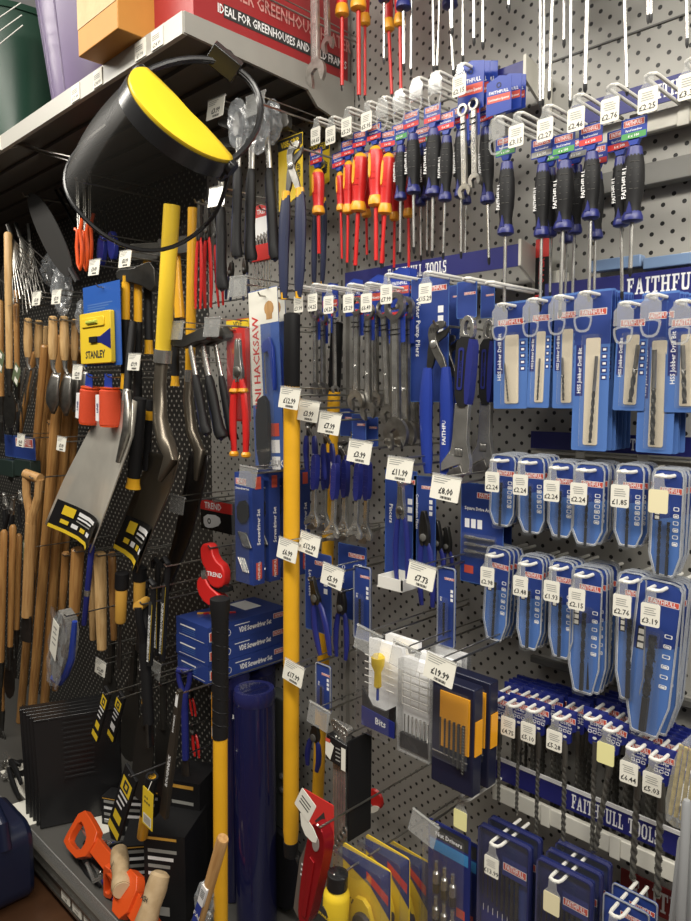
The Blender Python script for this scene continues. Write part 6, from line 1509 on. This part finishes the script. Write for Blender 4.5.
def setpack(w,h,kind):
    def b(r):
        c=MB(); c.prism(rrect(-w/2,-h+.01,w/2,.01,.006,3),0,.004,mat('navy_tray',(.012,.018,.10),.28)); 
        c.flat([(w*.05,-h*.38),(w*.44,-h*.30),(w*.44,-h*.80)],-.0004,M_card); c.rect(-w*.46,-h*.93,w*.46,-h*.70,-.0004,M_hdr)
        for i in range(9): c.rect(-w*.42+i*w*.095,-h*.72,-w*.41+i*w*.095,-h*.66,-.0007,M_white)
        c.text('HSS Drill Set',w*.12,0,-h*.86,-.0007,M_white,.03)
        logo(c,w*.24,-h*.20,w*.44,w*.13,-.0115); c.rect(w*.0,-h*.28,w*.46,-h*.12,-.011,M_carddk); c.build('tray',r,smooth=0)
        for i in range(8):
            q=MB(); q.twist(h*(.30+.015*i),.0012+.0004*i,7,M_darksteel,z0=0); t=q.build('drill_bit',r); t.location=(-w*.40+i*w*.095,-.006,-h*.26)
        MB().ring(rrect(-w/2,-h+.01,w/2,.01,.008,3),rrect(-w/2+.003,-h+.013,w/2-.003,.007,.006,3),-.010,-.001,mat('navy_tinted_plastic',(.03,.035,.12),.15)).build('case_rim',r)
        MB().prism(rrect(-w/2+.002,-h+.012,w/2-.002,.008,.006,3),-.0135,-.0125,M_clear).build('lid',r)
    return b
for i,(x0,x1,y0,y1,n,pr,st,l) in enumerate([(480,532,834,950,2,'£13.99','paper','left'),(538,594,868,985,3,'','cream','middle'),(603,650,902,990,2,'','paper','right')]):
    Y=-.215; A=at((x0+x1)/2,y0,Y); w=at(x1,y0,Y).x-at(x0,y0,Y).x; h=A.z-at((x0+x1)/2,y1,Y).z
    for k in range(n): place(('set',i),'drill_set_case','drill set',setpack(w,h,i) if i<2 else blister_pack(w,h),(A.x,Y+k*.034,A.z-.01),'navy cased drill set below the lettered strip, %s hook, %s' % (l,back(k)),'navy drill set cases')
    whook(A.x-.005,A.z-.010,Y-.035,pr,st,'over the %s navy drill set' % l,L=.11 if i<2 else .11)
A=at(462,800,-.24); whook(A.x,A.z,-.24,'','yellow','beside the navy drill case',L=.20)
def sockets(w,h):
    def b(r):
        c=MB(); c.prism(rrect(-w/2,-h+.01,w/2,.01,.006,3),0,.003,M_carddk); c.rect(-w*.46,-h*.10,w*.46,.004,-.0004,M_ink); c.rect(-w*.46,-h*.22,w*.46,-h*.12,-.0004,MATS.get('azure') or mat('azure',(.05,.25,.55),.4)); c.rect(w*.2,-h*.70,w*.4,-h*.62,-.0004,M_logo); c.text('Nut Drivers',w*.13,0,-h*.08,-.0008,M_white,.02); c.build('card',r,smooth=0)
        for j in range(2):
            for i in range(3):
                q=MB(); q.lathe([(.004,0),(.004,-.02),(.0075,-.024),(.0078,-.045),(.005,-.045)],M_steel,12); q.lathe([(.0066,-.045),(.0072,-.048),(.0072,-.066),(.005,-.068)],M_darksteel,12); t=q.build('socket',r); t.location=(-w*.22+i*w*.20,-.010,-h*.28-j*h*.32-i*.004)
        MB().prism(rrect(-w/2,-h+.01,w/2,.01,.006,3),-.022,-.0205,M_clear).build('blister',r)
    return b
card_at(428,470,828,940,-.23,sockets,'socket_pack','socket pack','blister pack of chrome nut drivers on dark blue card, low centre','nut driver packs')
card_at(440,478,836,945,-.17,sockets,'socket_pack','socket pack','second blister pack of nut drivers behind the front one','nut driver packs')
# chalk line packs
def chalk(w,h):
    def b(r):
        c=MB(); c.prism(rrect(-w/2,-h+.01,w/2,.01,.008,3),0,.002,M_yelcard); c.prism([(-w/2,.0),(w/2,.008),(w/2,-h*.46),(w*.1,-h*.24),(-w/2,-h*.12)],-.001,-.0002,M_carddk); c.flat([(w*.02,-h*.10),(w*.46,-h*.22),(w*.46,-h*.32),(w*.02,-h*.18)],-.0014,M_red); c.text('STANLEY',w*.13,-w*.18,-h*.55,-.0006,M_ink,.03); c.build('card',r,smooth=0)
        q=MB(); q.lathe([(.024,-.0),(.026,-.008),(.024,-.016)],M_navy,18,Matrix.Translation((w*.05,-.008,-h*.62)) @ Matrix.Rotation(-PI/2,4,'X') @ Matrix.Translation((0,0,0))); q.prism(ease([(-w*.2,-h*.4),(w*.1,-h*.36),(w*.25,-h*.6),(w*.1,-h*.85),(-w*.25,-h*.8)],1),-.014,-.004,M_yelcard); q.build('chalk_reel',r,bevel=.001)
        MB().prism(rrect(-w/2,-h+.01,w/2,.01,.008,3),-.030,-.0285,M_clear).build('blister',r); MB().ring(rrect(-w/2,-h+.01,w/2,.01,.008,3),rrect(-w/2+.002,-h+.012,w/2-.002,.008,.007,3),-.028,-.001,M_clear).build('blister_wall',r)
    return b
for k,(x0,x1,y0) in enumerate([(342,390,856),(365,409,846),(388,428,850)]): card_at(x0,x1,y0,y0+95,-.34+k*.065,chalk,'chalk_line_pack','chalk line pack','yellow carded chalk line pack in clear blister, %s' % ['front left','middle','rear right'][k],'yellow chalk line packs',key='chalk%d'%k)
def bottle(L,W):
    def b(r):
        R=W/2; MB().lathe([(R*.6,-L*.22),(R*.95,-L*.30),(R,-L*.36),(R,-L*.97),(R*.9,-L)],M_yelcard,20).build('bottle',r); MB().lathe([(R*.55,0),(R*.78,-.003),(R*.80,-L*.22),(R*.7,-L*.24)],M_blackgl,18).build('cap',r)
        t=MB(); t.prism(ease([(-R*.6,-L*.45),(R*.2,-L*.50),(R*.2,-L*.75),(-R*.6,-L*.7)],1),-R*1.02,-R*.5,M_ink); t.text('STANLEY',R*.3,-R*.15,-L*.60,-R*1.04,M_yelcard,.02); t.build('label',r)
    return b
tool('bot','chalk_bottle','bottle',bottle,338,872,334,938,-.40,'yellow chalk bottle with black cap beside the red knife',wpx=27)
# red snips/knife and its card
card_at(303,333,797,832,-.34,lambda w,h:(lambda r:(lambda c:(c.prism(rrect(-w/2,-h,w/2,.01,.003,2),0,.002,M_red),c.flat([(-w*.1,-h*.6),(w*.2,-h*.2),(w*.3,-h*.7),(0,-h*.9)],-.0004,M_ink),c.build('card',r,smooth=0)))(MB())),'knife_card','card','red card behind the hanging red knife')
def redtool(L,W):
    def b(r):
        m=MB(); out=ease([(-W*.30,-L*.06),(-W*.05,0),(W*.30,-L*.03),(W*.42,-L*.2),(W*.25,-L*.6),(W*.05,-L),(-W*.4,-L),(-W*.42,-L*.5)],2)
        m.prism(out,-.014,.014,mat('metallic_red',(.36,.012,.018),.25,.4)); m.prism(circ(W*.04,-L*.17,W*.15,14,L*.07),-.0155,-.014,mat('pale_inset',(.35,.30,.28),.4)); m.prism([(-W*.12,-L*.32),(W*.08,-L*.34),(-W*.02,-L*.9),(-W*.18,-L*.9)],-.017,-.014,mat('metallic_red',(1,1,1))); m.build('body',r,bevel=.005)
        s=MB(); s.prism([(-W*.62,-L*.45),(-W*.40,-L*.25),(-W*.38,-L),(-W*.66,-L*.95)],-.010,.006,mat('taupe_grip',(.12,.10,.085),.5)); s.build('side_grip',r,bevel=.002)
        t=MB()
        for i in range(3): t.rect(-W*.50,-L*(.48+i*.05),-W*.40,-L*(.46+i*.05),-.0105,M_white)
        t.build('marking',r)
    return b
tool('rt','utility_knife','knife',redtool,322,822,310,925,-.38,'metallic red utility tool hanging at bottom centre',wpx=34)
A=at(309,797,-.43); 
def wtag(r):
    c=MB(); c.prism(rrect(-.024,-.05,.024,0,.003,2),0,.001,M_paper)
    for i in range(3): c.rect(-.016,-.016-i*.008,.014,-.013-i*.008,-.0004,M_ink)
    c.prism(ease([(-.01,-.045),(.055,-.05),(.06,-.075),(.02,-.085)],1),.001,.002,M_paper); c.build('tag',r,smooth=0)
place('wtag','price_tag','tag',wtag,A,'crumpled white price tag tilted over the red utility tool',rot=(0,.5,0))
# black spanner rack
def rack(L,W):
    def b(r):
        m=MB(); m.prism([(-W*.5,0),(W*.45,-L*.02),(W*.42,-L*.22),(-W*.55,-L*.20)],-.022,.02,M_blackgl); m.build('holder',r,bevel=.003)
        p=MB(); p.box(W*.5,-.02,-L*.75,W*.56,.05,L*.02,M_black); p.build('side_panel',r)
        t=MB(); t.flat([(-W*.52,-L*.03),(-W*.12,-L*.07),(-W*.30,-L*.19),(-W*.54,-L*.16)],-.0226,M_paper); t.rect(-W*.52,-L*.06,-W*.30,-L*.03,-.023,M_logo); t.rect(W*.22,-L*.22,W*.42,-L*.05,-.0226,M_paper)
        for i in range(4): t.rect(-W*.05,-L*(.08+i*.03),W*.18,-L*(.07+i*.03)+.0,-.0226,M_inkg)
        t.build('labels',r,smooth=0)
        for i in range(5):
            s=MB(); x=-W*.38+i*W*.17; k=1-.06*i; s.prism([(x-.0035,.01),(x+.0035,.01),(x+.004,-L*.9*k),(x-.004,-L*.9*k)],-.006-.003*i,.0,M_steel); s.ring(circ(x,-L*.92*k,.012,12),circ(x,-L*.92*k,.006,12),-.006-.003*i,.0,M_steel)
            s.ring(circ(x,.02,.010,12),circ(x,.02,.005,12),-.006-.003*i,.0,M_steel); s.build('spanner',r,bevel=.0006)
    return b
tool('rack','spanner_rack','spanner set',rack,344,735,343,862,-.28,'black rack of chrome spanners hanging beside the second yellow handle',wpx=30)
tool('npl9','side_cutters','pliers',lambda L,W:combo(L,W,M_bluegrip),316,725,312,768,-.20,'navy gripped pliers in shade behind the spanner rack',wpx=18)
def disc(r):
    m=MB(); m.lathe([(.022,0),(.026,.003),(.022,.008)],M_vdered,16,Matrix.Rotation(PI/2,4,'X')); m.build('red_disc',r); m=MB(); m.prism(ease([(-.03,-.05),(.01,-.03),(.02,-.01),(-.01,-.02)],1),-.012,-.009,M_paper); m.build('white_tag',r)
A=at(377,798,-.05); place('disc','red_disc_tool','tool',disc,A,'small red disc with white tag against the board, low centre')
# dark grey post with bolts, behind the navy tube
def post(r):
    m=MB(); m.box(-.045,-.05,0,.045,.0,.62,mat('dark_green_grey',(.045,.05,.045),.45)); m.build('post',r,bevel=.003)
    for z in (.36,.40):
        b=MB(Matrix.Translation((.035,-.05,z)) @ Matrix.Rotation(PI/2,4,'X')); b.lathe([(.009,0),(.009,.006),(.004,.009)],M_steel,6); b.build('bolt',r)
    d=MB(Matrix.Translation((.03,-.055,.14)) @ Matrix.Rotation(PI/2,4,'X')); d.lathe([(.11,0),(.115,.01),(.11,.02)],M_blackgl,30); d.build('disc_base',r)
A=at(281,800,-.08); place('post','bolted_post','post',post,(A.x+.02,-.07,BZ),'dark grey bolted post standing behind the tall yellow handle')
# right edge: wrapped brush, grey pipes
def wbrush(L,W):
    def b(r):
        m=MB(); 
        for i in range(4): m.tube([(-W*.3+i*W*.2,0,-L*.1),(-W*.36+i*W*.24,0,-L*.95)],W*.09,mat('straw_bristle',(.55,.42,.12),.7,0,.8,.4,120),8)
        m.build('bristles',r); g=MB(); g.prism(ease([(-W*.3,0),(W*.3,0),(W*.55,-L*.9),(W*.2,-L),(-W*.5,-L*.94)],1),-.02,.02,M_bag); g.build('polythene_sleeve',r)
    return b
tool('wbr','wrapped_brush','brush',wbrush,690,740,678,822,-.26,'straw bristle brush in clear sleeve at the right edge',wpx=24)
M_rimgrey=mat('grey_pipe_plastic',(.30,.31,.32),.35)
for i,(a,b_,c,d,w_) in enumerate([(687,800,680,930,9),(695,800,690,930,9),(681,838,671,930,6)]): tool(('gp',i),'grey_tube','tube',lambda L,W:pole(L,W,M_rimgrey,taper=1),a,b_,c,d,-.30+.02*i,'grey plastic tube standing at bottom right corner, %s' % ['middle','rightmost','leftmost slim one'][i],'grey tubes at the corner',wpx=w_)
# bare pegs that carry the hanging things of the left bay
def peg(L):
    def b(r): MB().tube([(0,L,0),(0,-.006,0),(0,-.012,.008)],.0024,M_wire,6).build('wire',r)
    return b
PG=[(28,548,-.33,'at the secateurs beside the spade tag'),(107,694,-.43,'carrying the upper left black sleeve'),(122,698,-.40,'carrying the upper right black sleeve'),(133,776,-.45,'carrying the low black sleeve'),(103,240,-.21,'at the left navy pouch'),(113,236,-.21,'at the right navy pouch'),(190,690,-.21,'at the upper red clamp'),(193,725,-.21,'at the lower red clamp'),
 (180,694,-.40,'at the dark wrecking bar'),(112,644,-.19,'at the deepest dark spade'),(135,644,-.23,'at the third dark spade'),(151,676,-.35,'at the front dark spade'),(163,684,-.29,'at the second dark spade'),(66,556,-.26,'at the dark slim handle'),(92,564,-.25,'at the slim pale handle'),(100,556,-.31,'at the thick pale handle'),(112,556,-.21,'at the reddish handle'),(78,552,-.31,'at the dark varnished handle'),
 (92,434,-.21,'at the short wooden stub'),(112,436,-.16,'at the shaded wooden stub'),(50,424,-.21,'at the thin dark handle'),(212,548,-.28,'carrying the red pipe cutter'),(216,502,-.15,'at the small red and black carton'),(26,196,-.34,'at the black curved blade'),(232,330,-.23,'carrying the red pliers card'),(262,296,-.25,'carrying the hacksaw packs'),(263,210,-.17,'carrying the hex key set'),
 (198,203,-.26,'at the first red handled pliers'),(206,203,-.2,'at the second red handled pliers'),(214,211,-.16,'at the third red handled pliers'),(28,322,-.31,'at the first hand fork'),(39,324,-.27,'at the second hand fork'),(53,320,-.32,'at the first trowel'),(64,320,-.29,'at the second trowel'),(75,323,-.25,'at the third trowel'),(83,322,-.23,'at the fourth trowel'),
 (78,181,-.32,'at the first orange loop'),(85,183,-.28,'at the second orange loop'),(90,174,-.24,'at the third orange loop'),(91,377,-.34,'at the left twine reel'),(110,377,-.34,'at the right twine reel'),(100,287,-.34,'at the yellow level pack'),(154,588,-.38,'at the front left pry bar'),(168,566,-.35,'at the front right pry bar'),(185,672,-.31,'at the navy handled spade'),(68,616,-.43,'at the wrapped brush'),(144,604,-.37,'at the amber cross grip'),
 (33,478,-.39,'at the D handled spade'),(4,496,-.28,'at the first lower secateurs'),(14,500,-.28,'at the second lower secateurs'),(20,494,-.3,'at the third lower secateurs'),(312,580,-.24,'at the long nose pliers'),(342,592,-.21,'at the side cutting pliers'),(401,485,-.21,'at the pincers'),(437,325,-.19,'at the water pump pliers'),(294,146,-.27,'at the large pump pliers'),(340,738,-.29,'at the spanner rack'),(322,826,-.39,'at the red utility tool'),(338,876,-.40,'at the yellow chalk bottle')]
for px,py,Y,wh in PG:
    A=at(px,py,Y); place(('peg',round(-Y,2)),'wire_peg','peg',peg(-Y-.001),(A.x,Y,A.z),'bare wire peg %s' % wh,'bare wire pegs')

# ---- last pieces: spanners at the top edge, narrow red card, pale case row
tool('tsp1','combination_spanner','spanner',lambda L,W:spanner(L,W,False),314,-70,316,86,-.24,'large chrome spanner hanging from the top edge beside the red carton','spanners at the top edge',wpx=17)
tool('tsp2','combination_spanner','spanner',lambda L,W:spanner(L,W,False),325,-60,328,52,-.20,'slimmer chrome spanner hanging from the top edge beside the red carton','spanners at the top edge',wpx=10)
for px,py,wh in [(314,-66,'over the large top spanner'),(325,-57,'over the slimmer top spanner')]:
    A=at(px,py,-.25); place(('peg',.25),'wire_peg','peg',peg(.249),(A.x,-.25,A.z),'bare wire peg %s'%wh,'bare wire pegs')
def rc(w,h):
    def b(r):
        c=MB(); c.prism(rrect(-w/2,-h,w/2,.01,.002,2),0,.002,M_black); c.rect(-w/2,-h*.2,w/2,.009,-.0003,M_red); c.rect(-w/2,-h,-w*.1,-h*.75,-.0003,M_red); c.vtext('UTTER',w*.45,-w*.1,-h*.4,-.0006,M_red,.03); c.build('card',r,smooth=0)
    return b
card_at(536,552,238,306,-.05,rc,'narrow_card','card','narrow black and red card behind the middle screwdriver blades')
for i,(x0,x1,y0,y1) in enumerate([(588,640,252,264),(642,720,247,259)]):
    card_at(x0,x1,y0,y1,-.062,lambda w,h:(lambda r: MB().box(-w/2,0,-h,w/2,.022,0,mat('pale_blue_case',(.20,.30,.48),.3)).build('case',r,bevel=.002)),'bit_case','case','pale blue flat case lying above the lettered strip, %s' % ['left','right'][i],'pale blue cases')

for i,(a,b_,z,m,w_) in enumerate([((84,842),(122,872),.02,M_black,14),((96,838),(140,860),.03,M_bluegrip,10),((70,845),(104,882),.015,M_black,12),((92,862),(126,905),.02,M_bluegrip,10),((140,905),(175,915),.02,M_black,14),((100,850),(128,846),.05,M_black,12)]):
    lay(('dk',i),'pliers','pliers',lambda L,W:combo(L,W,m,True,i%2==0),a,b_,z,'%s handled pliers lying loose by the orange tool, %s' % ('black' if m is M_black else 'navy',TW[i]+' from left'),'loose pliers on the base shelf',wpx=w_,yaw=.8)
